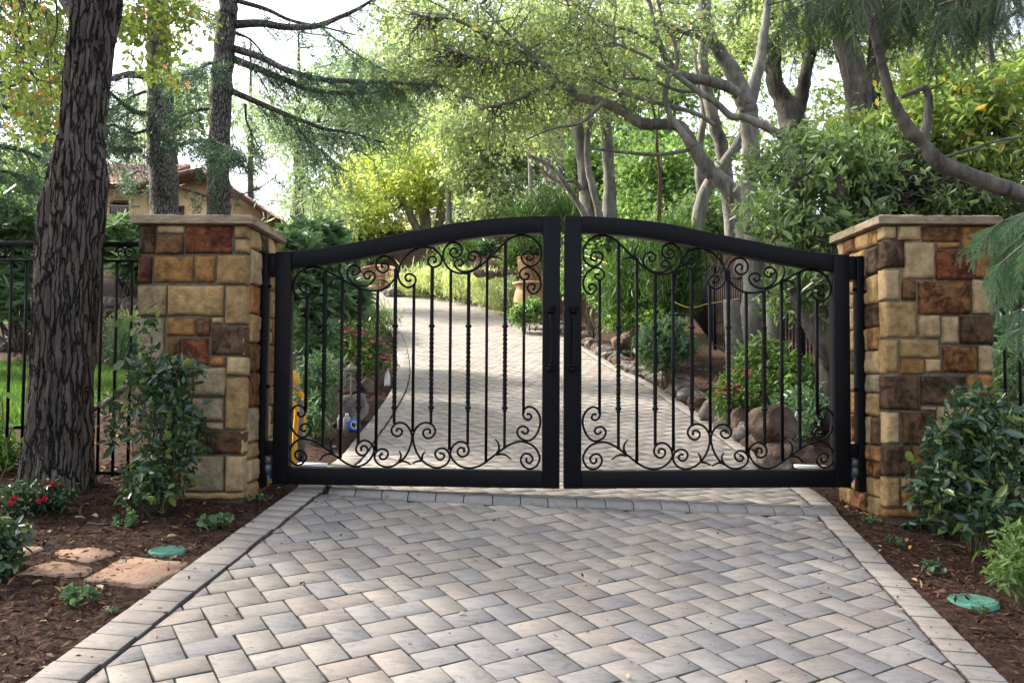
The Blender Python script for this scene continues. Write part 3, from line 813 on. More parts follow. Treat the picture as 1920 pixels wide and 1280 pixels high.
def twist_bar(g, x, y, z0, z1, h, turns, z_a, z_b):
    zs = np.concatenate([[z0, z_a], np.linspace(z_a + 0.004, z_b - 0.004, int((z_b - z_a) / 0.0045)), [z_b, z1]])
    V = []
    for z in zs:
        t = np.clip((z - z_a) / (z_b - z_a), 0, 1) * turns * 2 * math.pi
        hh = h * (1.18 if 0.02 < (z - z_a) / (z_b - z_a) < 0.98 else 1.0)
        for q in range(4):
            a = math.pi / 4 + q * math.pi / 2 + t
            V.append((x + hh * 1.414 * math.cos(a), y + hh * 1.414 * math.sin(a), z))
    n = len(zs); i = np.arange(n - 1)[:, None] * 4; j = np.arange(4)[None, :]; j2 = (j + 1) % 4
    g.add(V, np.stack([i + j, i + j2, i + 4 + j2, i + 4 + j], -1).reshape(-1, 4))
    g.add([V[0], V[1], V[2], V[3]], [(3, 2, 1, 0)]); g.add(V[-4:], [(0, 1, 2, 3)])

def gate(mirror, label):
    mx = leafgeo(mirror)
    zb = gp(780, 909.5)[1]
    xh0, xh1 = gp(517, 700)[0], gp(546, 700)[0]
    xm0, xm1 = gp(1017, 680)[0], gp(1049, 680)[0]
    root = thing('gate_leaf', label, 'gate', (mx((xh0 + xm1) / 2), GY, zb))
    fl = lambda pts: [(mx(p[0]), p[1]) for p in pts]
    m = MT['iron']
    def ztop(x, line): return float(np.interp(x, line[:, 0], line[:, 1]))
    # bottom line slightly falling towards the middle as in the photo
    zl = gp(517, 905.5)[1]; zr = gp(1049, 914)[1]
    zbot = lambda x: zl + (zr - zl) * (x - xh0) / (xm1 - xh0)
    irl, irr = gp(545, 875)[1], gp(1015, 882)[1]
    zin = lambda x: irl + (irr - irl) * (x - xh1) / (xm0 - xh1)
    g = Geo(); g.prism_xz(fl([(xh0, zbot(xh0)), (xh1, zbot(xh1)), (xh1, ztop(xh1, xo)), (xh0, ztop(xh0, xo))]), GY - GD, GY + GD)
    build('stile', g, m, root, bevel=0.004)
    g = Geo(); g.prism_xz(fl([(xm0, zbot(xm0)), (xm1, zbot(xm1)), (xm1, ztop(xm1, xo)), (xm0, ztop(xm0, xo))]), GY - GD, GY + GD)
    build('stile', g, m, root, bevel=0.004)
    xs = np.linspace(xh1 + 0.0015, xm0 - 0.0015, 44)
    g = Geo(); g.strip_xz(fl([(x, ztop(x, xo)) for x in xs]), fl([(x, ztop(x, xi)) for x in xs]), GY - GD + .001, GY + GD - .001)
    build('top_rail', g, m, root, bevel=0.004)
    g = Geo(); g.prism_xz(fl([(xs[0], zbot(xs[0])), (xs[-1], zbot(xs[-1])), (xs[-1], zin(xs[-1])), (xs[0], zin(xs[0]))]), GY - GD + .001, GY + GD - .001)
    build('bottom_rail', g, m, root, bevel=0.004)
    for o, pts in SC_:
        P = catmull(pts, 5)
        W3 = []
        for (a, b) in P:
            q = at(o[0] + a / 7.385, o[1] + b / 7.385, GY); W3.append((mx(q[0]), GY, q[2]))
        n = len(W3)
        short = len(pts) < 6
        r = np.full(n, 0.0078)
        if short: r = np.linspace(0.0055, 0.0095, n)
        else:
            r[:5] = np.linspace(0.0105, 0.008, 5); r[-5:] = np.linspace(0.008, 0.0095, 5)
        g = Geo(); g.tube(W3, r, 8)
        build('leaf_barb' if short else 'scroll', g, m, root, smooth=True)
    for (xa, ya, xb_, yb_, tw) in BARS:
        a = at(480 + xa / 2.328, 390 + ya / 2.328, GY); b = at(480 + xb_ / 2.328, 390 + yb_ / 2.328, GY)
        x = mx((a[0] + b[0]) / 2)
        h = 0.0098
        g = Geo()
        if tw:
            za = at(700, 390 + 868 / 2.328, GY)[2]; zc = at(700, 390 + 512 / 2.328, GY)[2]
            twist_bar(g, x, GY, b[2], a[2], h, 4.2 * (-1 if mirror else 1), za + .02, zc - .02)
            o = build('baluster', g, m, root)
            for zc_ in (za, zc):
                gc = Geo()
                gc.lathe([(0.003, -.03), (.014, -.03), (.015, -.02), (.012, -.017), (.022, -.006), (.022, .003), (.012, .013), (.015, .018), (.014, .028), (0.003, .028)], (x, GY, zc_), 12)
                build('collar', gc, m, o, smooth=False)
        else:
            g.box(x - h, x + h, GY - h, GY + h, b[2], a[2])
            build('baluster', g, m, root)
    # handle
    hx = mx(gp(1032.3 if not mirror else 1032.3, 640)[0])
    z0 = at(1032, 693, GY)[2]; z1 = at(1032, 577, GY)[2]
    hy = GY - GD - 0.045
    g = Geo()
    zs = np.linspace(z0 + .05, z1 - .055, 140)
    V = []
    for z in zs:
        t = (z - zs[0]) / (zs[-1] - zs[0])
        tw = np.clip((t - .06) / .86, 0, 1) * 2.4 * 2 * math.pi
        for q in range(20):
            a = q * 2 * math.pi / 20
            rr = 0.0165 + (0.0035 * math.cos(5 * (a - tw)) if .05 < t < .93 else 0)
            V.append((hx + rr * math.cos(a), hy + rr * math.sin(a), z))
    n = len(zs); i = np.arange(n - 1)[:, None] * 20; j = np.arange(20)[None, :]; j2 = (j + 1) % 20
    g.add(V, np.stack([i + j, i + j2, i + 20 + j2, i + 20 + j], -1).reshape(-1, 4))
    for (zz, s) in ((z0, 1), (z1, -1)):
        for (dz, w, t) in ((.0, .034, .008), (.012 * s, .03, .01), (.03 * s, .022, .014)):
            g.box(hx - w, hx + w, hy - .022, GY - GD + .0, zz + dz - t / 2, zz + dz + t / 2)
    build('handle', g, m, root, smooth=False)
    # hinges
    xp = mx(gp(494, 690)[0])
    for (py0, py1, ex) in ((476, 519, 0), (826, 852, 0)):
        z1_, z0_ = at(510, py0, GY)[2], at(510, py1, GY)[2]
        a, b = sorted((mx(gp(503, 690)[0]), mx(gp(516.6, 690)[0])))
        g = Geo(); g.box(a, b, GY - .04, GY + .04, z0_, z1_)
        build('hinge', g, m, root, bevel=0.003)
    z1_ = at(510, 854, GY)[2]; z0_ = at(510, 868, GY)[2]
    g = Geo(); a, b = sorted((mx(gp(500, 690)[0]), mx(gp(513, 690)[0])))
    g.box(a, b, GY - .03, GY + .03, z0_, z1_)
    g.lathe([(0.002, -.03), (.03, -.03), (.034, -.01), (.034, .02), (.02, .03), (0.002, .03)], ((a + b) / 2, GY, z0_ - .032), 14)
    build('pivot', g, MT['steel'], root)
    return root
gate(False, 'left leaf of the black iron driveway gate, hinged beside the shrub-covered pillar')
gate(True, 'right leaf of the black iron driveway gate, nearest the warm tan pillar')

for side, lab in ((0, 'slim black hinge post fixed to the left stone pillar'), (1, 'slim black hinge post fixed to the right stone pillar')):
    if side == 0: xa, xb_ = PLX[1] + 0.012, gp(502, 690)[0]; zt, zb_ = at(492, 475, GY)[2], at(488, 912, GY)[2]
    else: xb_, xa = PRX[0] - 0.012, gp(1604.5, 690)[0]; zt, zb_ = at(1611, 481, GY)[2], at(1616, 921, GY)[2]
    xa, xb_ = min(xa, xb_), max(xa, xb_)
    root = thing('hinge_post', lab, 'gate post', ((xa + xb_) / 2, GY, zb_))
    g = Geo(); g.box(xa, xb_, GY - .04, GY + .04, zb_, zt)
    build('post', g, MT['iron'], root, bevel=0.004)
    for py in (537, 724):
        z = at(500, py, GY)[2]
        g = Geo(); s = 1 if side == 0 else -1
        xx = xb_ if side == 0 else xa
        g.lathe([(0.002, 0), (.013, 0), (.015, .008), (.011, .018), (.002, .02)], (xx, GY - .01, z), 10, axis=(s, 0, 0))
        build('bolt', g, MT['iron'], root, smooth=True)
    xx = (xb_ + .03) if side == 0 else (xa - .03)
    zz = at(510, 882, GY)[2]
    g = Geo()
    for k in range(3):
        g.obox((xx + .004 * (k - 1), GY - .02 + .02 * k, zz - .018 * k), (1, .3, .2), (-.2, 1, .1), (.15 * (k - 1), .1, 1), .012, .004, .024)
    build('tape', g, MT['blue'], root)
# ------------------------------------------------------------------ foliage tools
DEBUG = False
def rdir(n):
    v = RN.normal(size=(n, 3)); return v / np.linalg.norm(v, axis=1, keepdims=True)

def leaves(P, L, W, up=0.6, droop=0.15, D=None, kind='quad', jit=0.35, fold=0.22):
    P = np.asarray(P, float); n = len(P)
    d = rdir(n) if D is None else np.asarray(D, float) + rdir(n) * 0.25
    d = d - np.array([0, 0, droop]); d /= np.linalg.norm(d, axis=1, keepdims=True) + 1e-9
    nr = rdir(n) + np.array([0, 0, up])
    s = np.cross(d, nr); s /= np.linalg.norm(s, axis=1, keepdims=True) + 1e-9
    m = np.cross(s, d)
    k = np.exp(RN.normal(0, jit, n))[:, None].clip(0.45, 1.7)
    l = L * k; w = W * k
    if kind == 'quad':
        V = np.stack([P, P + .45 * l * d + .5 * w * s + fold * w * m, P + l * d, P + .45 * l * d - .5 * w * s + fold * w * m], 1)
        F = np.arange(n * 4).reshape(-1, 4)
    else:
        bend = RN.uniform(-.05, .18, (n, 1)) * l
        V = np.stack([P, P + .28 * l * d + .46 * w * s + fold * w * m, P + .68 * l * d + .42 * w * s + fold * w * m - .45 * bend * m, P + l * d - bend * m,
                      P + .68 * l * d - .42 * w * s + fold * w * m - .45 * bend * m, P + .28 * l * d - .46 * w * s + fold * w * m], 1)
        b = (np.arange(n) * 6)[:, None]
        F = np.concatenate([b + np.array([[0, 3, 2, 1]]), b + np.array([[0, 5, 4, 3]])])
    return V.reshape(-1, 3), F

def E(px, py, Y, rx, ry, rd=None):
    c = at(px, py, Y); k = Y / FPX
    return (c, np.array([rx * k, rd if rd else (rx + ry) / 2 * k, ry * k]))

def in_ells(ells, n, shell=0.45, floor=None):
    w = np.array([np.prod(e[1]) ** 0.67 for e in ells]); w /= w.sum()
    ids = RN.choice(len(ells), n, p=w)
    u = RN.uniform(shell ** 3, 1, n) ** (1 / 3)
    d = rdir(n) * u[:, None]
    C = np.array([ells[i][0] for i in ids]) + d * np.array([ells[i][1] for i in ids])
    return C, d

def clumps(C, per, cr, flat=0.6):
    n = len(C)
    k = RN.uniform(0.5, 1.25, n)
    P = np.repeat(C, per, 0)
    q = RN.normal(size=(n * per, 3)) * np.array([1, 1, flat]) * (cr * 0.55) * np.repeat(k, per)[:, None]
    return P + q

def twig(g, a, b, r0, r1, sag=0.1, sides=4, n=5, rnd=0.08):
    a = np.asarray(a); b = np.asarray(b); ln = np.linalg.norm(b - a)
    t = np.linspace(0, 1, n)[:, None]
    P = a + (b - a) * t
    P[:, 2] += sag * ln * np.sin(t[:, 0] * math.pi)
    P[1:-1] += RN.normal(0, rnd * ln * 0.5, (n - 2, 3))
    g.tube(P, np.linspace(r0, r1, n), sides, ends=False)
    return P

def trunk_pts(px_pts, Y, dY=None):
    P = []; r = []
    for k, p in enumerate(px_pts):
        y = Y + (dY[k] if dY else 0)
        P.append(at(p[0], p[1], y)); r.append(p[2] / 2 * y / FPX)
    return np.array(P), np.array(r)

def smooth_tube(g, P, r, sides=10, n=5, wob=0.0):
    Q = catmull(np.column_stack([P, r]), n)
    k = np.convolve(RN.normal(0, 1, len(Q) + 4), np.ones(3) / 3, 'same')[2:-2]
    Q[:, 3] *= 1 + .04 * k
    Q[1:-1, :3] += RN.normal(0, .05, (len(Q) - 2, 3)) * Q[1:-1, 3:4]
    g.tube(Q[:, :3], np.maximum(Q[:, 3], 0.002), sides, wob=max(wob, .02))
    return Q

def tree(name, label, cat, base, trunks, ells, ncl, per, cr, L, W, mleaf, mbark, group=None, ntw=60, twr=0.02, kind='quad', up=0.6, droop=0.2, shell=0.45, sides=9, crown='crown', flat=0.6, hubs=None, wob=0.0, ymin=None):
    root = thing(name, label, cat, base, group)
    gb = Geo(); H = []
    for (P, r) in trunks:
        Q = smooth_tube(gb, P, r, sides, 5, wob)
        H.append(Q[len(Q) // 4:, :3])
    if ells:
        C, d = in_ells(ells, ncl, shell)
        if ymin is not None: C = C[C[:, 1] > ymin]
        Hh = np.vstack(H) if hubs is None else np.asarray(hubs)
        for c in C[RN.choice(len(C), min(ntw, len(C)), replace=False)]:
            dd = np.linalg.norm(Hh - c, axis=1) + np.maximum(0, Hh[:, 2] - c[2]) * 0.7
            k = np.argsort(dd)[:4]
            h = Hh[R.choice(list(k))]
            Pt = twig(gb, h, c, twr, twr * 0.25, 0.06, 4, 6)
            for q in range(3):
                e = c + RN.normal(0, cr * 0.9, 3)
                twig(gb, Pt[3 + (q > 1)], e, twr * .35, twr * .12, 0.03, 3, 4)
        P = clumps(C, per, cr, flat)
        V, F = leaves(P, L, W, up, droop, kind=kind)
        g = Geo(); g.add(V, F); build(crown, g, mleaf, root)
    build('trunk', gb, mbark, root, smooth=True)
    return root

def gz(x, Y): return float(terr(x, Y))

def shrub(name, label, base, ells, ncl, per, cr, L, W, mleaf, cat='shrub', group=None, nst=8, sr=0.008, kind='leaf', up=0.8, droop=0.1, shell=0.3, whorl=0, fl=None, flat=0.8, mst=None, upright=0):
    root = thing(name, label, cat, base, group)
    C, d = in_ells(ells, ncl, shell)
    zg = terr(C[:, 0], C[:, 1]); C = C[C[:, 2] > zg + 0.015]
    gs = Geo()
    for c in C[RN.choice(len(C), min(nst, len(C)), replace=False)]:
        b = np.array(base) + np.array([R.uniform(-.05, .05), R.uniform(-.05, .05), -0.03])
        twig(gs, b, c, sr, sr * .4, 0.05, 5, 6)
    if whorl:
        P = np.repeat(C, whorl, 0)
        ax = RN.normal(0, .35, (len(C), 3)) + np.array([0, 0, 1.0]); ax /= np.linalg.norm(ax, axis=1, keepdims=True)
        u = np.cross(ax, rdir(len(C))); u /= np.linalg.norm(u, axis=1, keepdims=True); w_ = np.cross(ax, u)
        a = (np.arange(whorl) * 2.4)[None, :] + RN.uniform(0, 6, (len(C), 1))
        D = (np.cos(a)[..., None] * u[:, None] + np.sin(a)[..., None] * w_[:, None] + RN.uniform(-.25, .5, a.shape)[..., None] * ax[:, None]).reshape(-1, 3)
        V, F = leaves(P, L, W, up, droop, D=D, kind=kind)
    else:
        P = clumps(C, per, cr, flat)
        D = None
        if upright: D = RN.normal(0, .4, (len(P), 3)) + np.array([0, 0, upright])
        V, F = leaves(P, L, W, up, droop, D=D, kind=kind)
    g = Geo(); g.add(V, F); build('foliage', g, mleaf, root)
    build('stem', gs, mst or MT['stem'], root, smooth=True)
    if fl:
        mf, nf, sz = fl
        Cf, df = in_ells(ells, nf, 0.85)
        ok = np.ones(len(Cf), bool) & (df[:, 2] > -0.25) & (df[:, 1] < 0.55); Cf = Cf[ok]
        zg = terr(Cf[:, 0], Cf[:, 1]); Cf = Cf[Cf[:, 2] > zg + 0.03]
        P = np.repeat(Cf, 6, 0); a = np.tile(np.arange(6) * 1.047, len(Cf))
        D = np.stack([np.cos(a), np.sin(a) * .8 - .3, np.sin(a * 2) * .4 + .5], -1)
        V, F = leaves(P, sz, sz * .75, 0.8, 0, D=D, kind='leaf')
        g = Geo(); g.add(V, F); build('blossom', g, mf, root)
    return root

def needles_along(P, per, L, W, fwd=0.4, spread=0.02):
    P = np.asarray(P); n = len(P) - 1
    k = RN.integers(0, n, per); t = RN.random(per)[:, None]
    Q = P[k] * (1 - t) + P[k + 1] * t
    T = P[k + 1] - P[k]; T /= np.linalg.norm(T, axis=1, keepdims=True) + 1e-9
    D = rdir(per) + T * fwd
    return Q + RN.normal(0, spread, (per, 3)), D

def needle_branch(gb, NP, ND, pts, r0, r1, ntw, twl, droop, per, tmin=0.12, spread=0.03, sub=True):
    Q = catmull(pts, 5)
    gb.tube(Q, np.linspace(r0, r1, len(Q)), 6)
    s = np.linspace(0, 1, len(Q))
    for k in range(ntw):
        t = tmin + (1 - tmin) * (k + R.random()) / ntw
        i = min(len(Q) - 2, int(t * (len(Q) - 1)))
        o = Q[i]; T = unit(Q[i + 1] - Q[i])
        side = unit(np.cross(T, (0, 0, 1))) * R.choice((-1, 1))
        d = unit(T * R.uniform(.3, .9) + side * R.uniform(.2, 1) + np.array([0, 0, R.uniform(-.5, .25)]))
        ln = twl * R.uniform(.5, 1.2) * (1.15 - .55 * t)
        u = np.linspace(0, 1, 5)[:, None]
        P = o + d * ln * u + np.array([0, 0, -droop]) * ln * u ** 2
        gb.tube(P, np.linspace(max(.006, r1 * .6), .003, 5), 3, ends=False)
        a, b = needles_along(P[1:] if len(P) > 3 else P, per, 0, 0, 0.5, spread)
        NP.append(a); ND.append(b)
        if sub:
            for q in range(2):
                j = R.randint(1, 3); d2 = unit(d + RN.normal(0, .6, 3) + np.array([0, 0, -droop]))
                P2 = P[j] + d2 * ln * .45 * np.linspace(0, 1, 4)[:, None]
                gb.tube(P2, [.004, .003, .003, .002], 3, ends=False)
                a, b = needles_along(P2, per // 2, 0, 0, 0.5, spread); NP.append(a); ND.append(b)

def pxl(pts, Y, Y1=None):
    n = len(pts); Y1 = Y if Y1 is None else Y1
    return np.array([at(p[0], p[1], Y + (Y1 - Y) * k / (n - 1)) for k, p in enumerate(pts)])

# ------------------------------------------------------------------ foreground oak (left)
root = thing('oak_tree', 'massive dark furrowed trunk in front of the left fence, with orange-tinged leaves', 'tree', at(108, 925, 5.75))
TP = [(104,945,172),(106,915,152),(109,880,140),(112,800,130),(115,710,123),(121,600,124),(127,500,125),(131,430,130),(139,372,126),(146,335,114),(149,285,100),(153,244,89),(162,150,88),(174,60,92),(183,0,97),(192,-120,97),(206,-300,92),(230,-620,80),(240,-900,60)]
P, r = trunk_pts(TP, 5.75)
r = r * .93
Q = catmull(np.column_stack([P, r]), 22)
sides = 150
ang = np.arange(sides) * 2 * math.pi / sides
V = np.zeros((len(Q), sides, 3))
for i in range(len(Q)):
    c, rr = Q[i, :3], Q[i, 3]
    for j in range(sides):
        ca, sa = math.cos(ang[j]), math.sin(ang[j])
        z = c[2]
        v = Vector((ca * 2.3 + 5, sa * 2.3, z * 1.1))
        w1 = noise.noise(Vector((ca * 1.2, sa * 1.2, z * 2.0))) * 0.5
        v2 = Vector((ca * 3.6 + w1, sa * 3.6 + w1, z * 1.5))
        n1 = 1 - abs(noise.noise(v2)) * 3
        n2 = noise.noise(v2 * 2.6 + Vector((3, 1, 0)))
        n3 = 1 - abs(noise.noise(Vector((ca * 7 + w1, sa * 7, z * 3.2)))) * 2
        lump = noise.noise(v * 0.6) * 0.05
        d = lump * rr + 0.018 * n1 + 0.010 * n2 + 0.013 * n3 - 0.026
        flare = max(0, 0.25 - (z + 0.05)) * 0.2 * (0.5 + 0.5 * math.sin(ang[j] * 5 + 1))
        R_ = rr + d + flare
        V[i, j] = (c[0] + R_ * ca, c[1] + R_ * sa, z)
i = np.arange(len(Q) - 1)[:, None] * sides; j = np.arange(sides)[None, :]; j2 = (j + 1) % sides
F = np.stack([i + j, i + j2, i + sides + j2, i + sides + j], -1).reshape(-1, 4)
g = Geo(); g.add(V.reshape(-1, 3), F)
P2 = pxl([(160, 60), (125, 5), (95, -50), (40, -160), (-60, -300)], 5.75, 6.8)
g.tube(catmull(P2, 5), np.linspace(.05, .03, 21), 10)
P3 = pxl([(205, -420), (330, -600), (520, -760), (700, -900)], 5.75, 7.2); g.tube(catmull(P3, 5), np.linspace(.13, .04, 16), 8)
P4 = pxl([(200, -380), (60, -560), (-150, -700)], 5.75, 4.6); g.tube(catmull(P4, 5), np.linspace(.12, .04, 11), 8)
for e in ((-5, 7, 6.0, -7.6, 7.6, 7.2), (-5, 7, 6.0, -6, 10, 7.8), (-7.0, 7.2, 6.6, -9.8, 8, 7.4)): g.tube(catmull([TPt if False else np.array([-3.0, 5.9, 4.6]) if e[0] == -5 else np.array([-5.6, 7.1, 6.3]), np.array(e[:3]), np.array(e[3:])], 5), np.linspace(.12, .03, 11), 8)  # unseen limbs added to carry the shading part of the crown
build('trunk', g, MT['bark_oak'], root, smooth=True)
sp = [(45,25,60,45),(110,90,55,50),(30,150,50,60),(60,225,60,40),(120,35,50,40),(20,60,45,60),(265,25,45,45),(310,55,50,40),(290,100,45,45),(345,20,45,40),(225,30,25,40),(120,165,35,30),(40,245,40,22),(95,250,35,22),(300,130,25,22),(375,35,30,35),(70,190,40,30)]
ells = [E(a, b, R.uniform(6.3, 7.6), c, d, .35) for a, b, c, d in sp]
C, _ = in_ells(ells, 210, .2)
gt = Geo()
for q in range(46):
    c = C[q]; h = P2[3] if c[0] < -3 else P3[1]
    twig(gt, h + RN.normal(0, .25, 3), c, .008, .003, .05, 4, 7, .1)
for pl in ([(105,0),(107,50),(98,80),(75,130)], [(60,235),(100,250),(130,275)], [(0,170),(60,150),(118,160)], [(330,0),(300,60),(285,110)]):
    gt.tube(catmull(pxl(pl, 6.6), 5), np.linspace(.009, .004, (len(pl) - 1) * 5 + 1), 5)
build('twig', gt, MT['bark_limb'], root, smooth=True)
Pn = clumps(C, 15, .16)
V, F = leaves(Pn, .05, .027, .6, .2, kind='leaf'); g = Geo(); g.add(V, F)
hi = [((-3.4, 7.3, 6.9), (2.4, 2.4, 1.6)), ((-7.4, 7.4, 7.2), (3.0, 3.0, 1.6)), ((-6.0, 10.0, 7.9), (2.8, 2.5, 1.5)), ((-9.8, 8.0, 7.4), (2.4, 2.8, 1.6))]  # unseen oak crown above the frame, extended left to shade the foreground
C, _ = in_ells([(np.array(a), np.array(b)) for a, b in hi], 1000, .15)
V, F = leaves(clumps(C, 16, .32), .10, .06, .6, .2); g.add(V, F)
build('crown', g, MT['lf_oak'], root)

# ------------------------------------------------------------------ cedars
def cedar(label, TPX, Y, brs, ntw_hi, base_py, mneed, zlo, zhi, seed, nhi=26, rmax=4.2):
    P, r = trunk_pts(TPX, Y)
    b = P[0].copy(); b[2] = gz(b[0], b[1]); P[0][2] = b[2] - .2
    root = thing('cedar_tree', label, 'tree', b)
    gb = Geo(); Qt = smooth_tube(gb, P, r, 22, 8, wob=0.022)
    NP, ND = [], []
    for (pts, y1, r0, ntw, twl, dr) in brs:
        needle_branch(gb, NP, ND, pxl(pts, Y, Y + y1), r0, r0 * .25, int(ntw * 1.5), twl, dr, 50)
    rr = random.Random(seed)
    NP2, ND2 = [], []
    for k in range(nhi):
        t = (k + rr.random()) / nhi
        z = zlo + (zhi - zlo) * t
        a = rr.uniform(0, 2 * math.pi)
        i = int(np.argmin(abs(Qt[:, 2] - z))); o = Qt[i, :3]
        ln = rmax * (1 - .75 * t) * rr.uniform(.6, 1.1)
        d = np.array([math.cos(a), math.sin(a), 0])
        pts = [o, o + d * ln * .4 + np.array([0, 0, .15 * ln]), o + d * ln * .8 + np.array([0, 0, .1 * ln]), o + d * ln + np.array([0, 0, -.05 * ln])]
        needle_branch(gb, NP2, ND2, pts, .05, .015, ntw_hi, 1.0, .5, 26, sub=False, spread=.08)
    build('trunk', gb, MT['bark_cedar'], root, smooth=True)
    g = Geo()
    V, F = leaves(np.vstack(NP), .06, .010, .3, .1, D=np.vstack(ND)); g.add(V, F)
    if NP2:
        V, F = leaves(np.vstack(NP2), .2, .06, .3, .1, D=np.vstack(ND2)); g.add(V, F)
    build('crown', g, mneed, root)
    return root

cedar('straight grey cedar trunk nearest the dark oak, rising behind the left stone pillar', [(308,640,60),(309,480,54),(308,400,51),(303,262,49),(298,112,44),(296,0,42),(290,-300,36),(285,-700,24),(284,-1000,8)], 15.5, [
    ([(275,142),(240,140),(205,148),(150,140),(90,150)], -1.5, .085, 22, .9, .5),
    ([(297,211),(262,212),(235,198),(205,172),(180,150)], -1.0, .06, 16, .8, .6),
    ([(262,282),(225,280),(196,270),(150,262)], -1.2, .06, 22, .9, .5),
    ([(272,172),(245,183),(215,200),(190,215)], -.6, .035, 16, .7, .7),
    ([(320,268),(350,270),(390,262),(420,275),(440,300)], -1.8, .03, 30, .75, .5),
    ([(322,20),(350,10),(390,25),(420,40)], -.8, .03, 12, .7, .6),
    ([(278,60),(240,40),(200,60),(160,50)], -1.0, .05, 16, .9, .5),
    ([(285,240),(250,250),(215,235),(190,240)], -1.5, .035, 20, .8, .6),
    ([(290,330),(262,320),(235,330),(205,300)], 1.2, .03, 12, .8, .6)], 12, 480, MT['lf_cedar'], 9.5, 14, 3, 9, 3.2)
cedar('straight grey cedar trunk with long bare limbs reaching right above the gate', [(412,640,54),(412,470,46),(410,400,44),(410,262,39),(417,150,40),(424,37,36),(428,0,34),(430,-300,30),(434,-700,20),(436,-1000,7)], 14.5, [
    ([(441,46),(490,44),(536,51),(593,49),(638,32),(675,15),(705,-5)], -1.2, .075, 10, .55, .7),
    ([(446,2),(500,18),(544,38),(600,50),(668,66)], -.4, .045, 8, .5, .8),
    ([(440,92),(490,108),(532,129),(590,147),(645,152),(700,154),(760,156),(840,162)], -1.6, .07, 34, .6, .5),
    ([(440,112),(480,128),(525,146),(585,169),(640,174),(700,173),(735,163)], -.8, .075, 26, .6, .6),
    ([(434,171),(480,191),(520,208),(563,225),(610,242),(660,250),(720,268)], -.4, .06, 22, .65, .8),
    ([(600,50),(650,90),(700,120),(745,140),(800,148)], -1.2, .02, 18, .6, .7),
    ([(460,195),(462,225),(472,250),(492,290)], .1, .025, 5, .5, .9),
    ([(555,228),(570,255),(600,280),(645,320)], -.3, .02, 10, .6, .9),
    ([(400,203),(372,206),(345,215),(323,225)], .4, .04, 10, .6, .6),
    ([(415,120),(395,118),(360,135),(325,145)], -1.4, .03, 24, .7, .6),
    ([(320,345),(340,352),(375,364),(409,375),(440,368),(480,355),(518,332)], -.6, .032, 6, .45, .6),
    ([(395,250),(405,265),(425,275),(440,290)], -1.6, .02, 18, .7, .6),
    ([(436,60),(470,75),(500,110),(530,150)], .8, .025, 8, .6, .9)], 12, 560, MT['lf_cedar'], 9.5, 13.5, 5, 8, 3.0)
cedar('dark shaggy conifer at the far left edge, behind the oak trunk', [(-210,700,90),(-205,400,80),(-200,0,70),(-200,-400,50),(-200,-900,14)], 12.5, [
    ([(-180,40),(-80,30),(20,60),(100,110),(125,135)], .5, .07, 28, .9, .6),
    ([(-180,150),(-60,140),(40,150),(118,152)], .8, .06, 28, .9, .6),
    ([(-180,-60),(-60,-40),(60,10),(100,30)], .5, .07, 30, .9, .6),
    ([(-180,230),(-60,215),(20,200),(90,225)], -.3, .06, 28, .9, .6),
    ([(-180,290),(-60,270),(30,280),(90,300)], .8, .06, 24, .9, .6),
    ([(-180,330),(-80,320),(0,320),(60,335)], .2, .05, 20, .8, .6),
    ([(-180,100),(-70,90),(10,100),(60,80)], -.7, .05, 34, .9, .6)], 12, 520, MT['lf_cedar'], 6.5, 13, 9, 22, 3.8)

# pale drooping conifers in the middle distance
def sage(label, px, Y, hgt_py, ells, ncl, seed):
    b = at(px, 500, Y); b[2] = gz(b[0], Y)
    top = at(px, hgt_py, Y)
    t = [(np.array([b - [0, 0, .3], b + (top - b) * .35, b + (top - b) * .7, top]), np.array([.22, .17, .1, .02]))]
    return tree('deodar_tree', label, 'tree', b, t, ells, ncl, 26, .8, .26, .035, MT['lf_sage'], MT['bark_cedar'], ntw=60, twr=.025, up=.2, droop=.75, flat=.9, shell=.25)
sage('pale grey-green drooping conifer filling the gap right of the cedar trunks', 560, 25, 60, [E(600,330,25,60,70,1.5), E(600,230,25,90,60,1.8), E(670,180,25,90,60,1.8), E(510,220,25,50,50,1.2), E(600,410,25,50,40,1.2), E(730,230,25,80,70,1.6), E(690,120,25,60,50,1.4), E(750,150,25,60,60,1.4), E(620,150,25,40,40,1.2)], 560, 1)
sage('pale hazy conifer standing above the tan house gable', 470, 46, 60, [E(500,250,46,60,60,2), E(455,230,46,45,60,2), E(560,380,46,40,60,2)], 150, 2)
sage('pale conifer behind the tiled roof, left of the cedar trunks', 240, 46, 150, [E(245,300,46,45,50,2), E(250,230,46,30,50,2)], 130, 3)

# ------------------------------------------------------------------ middle trees
def gbase(px, Y):
    b = at(px, 500, Y); b[2] = gz(b[0], Y); return b
def upright(px, Y, top, r, lean=0.0):
    b = gbase(px, Y); t = at(px + lean, top, Y)
    return (np.array([b - [0, 0, .3], b + (t - b) * .4 + [r * .6, 0, 0], b + (t - b) * .75, t]), np.array([r, r * .85, r * .6, r * .2]))

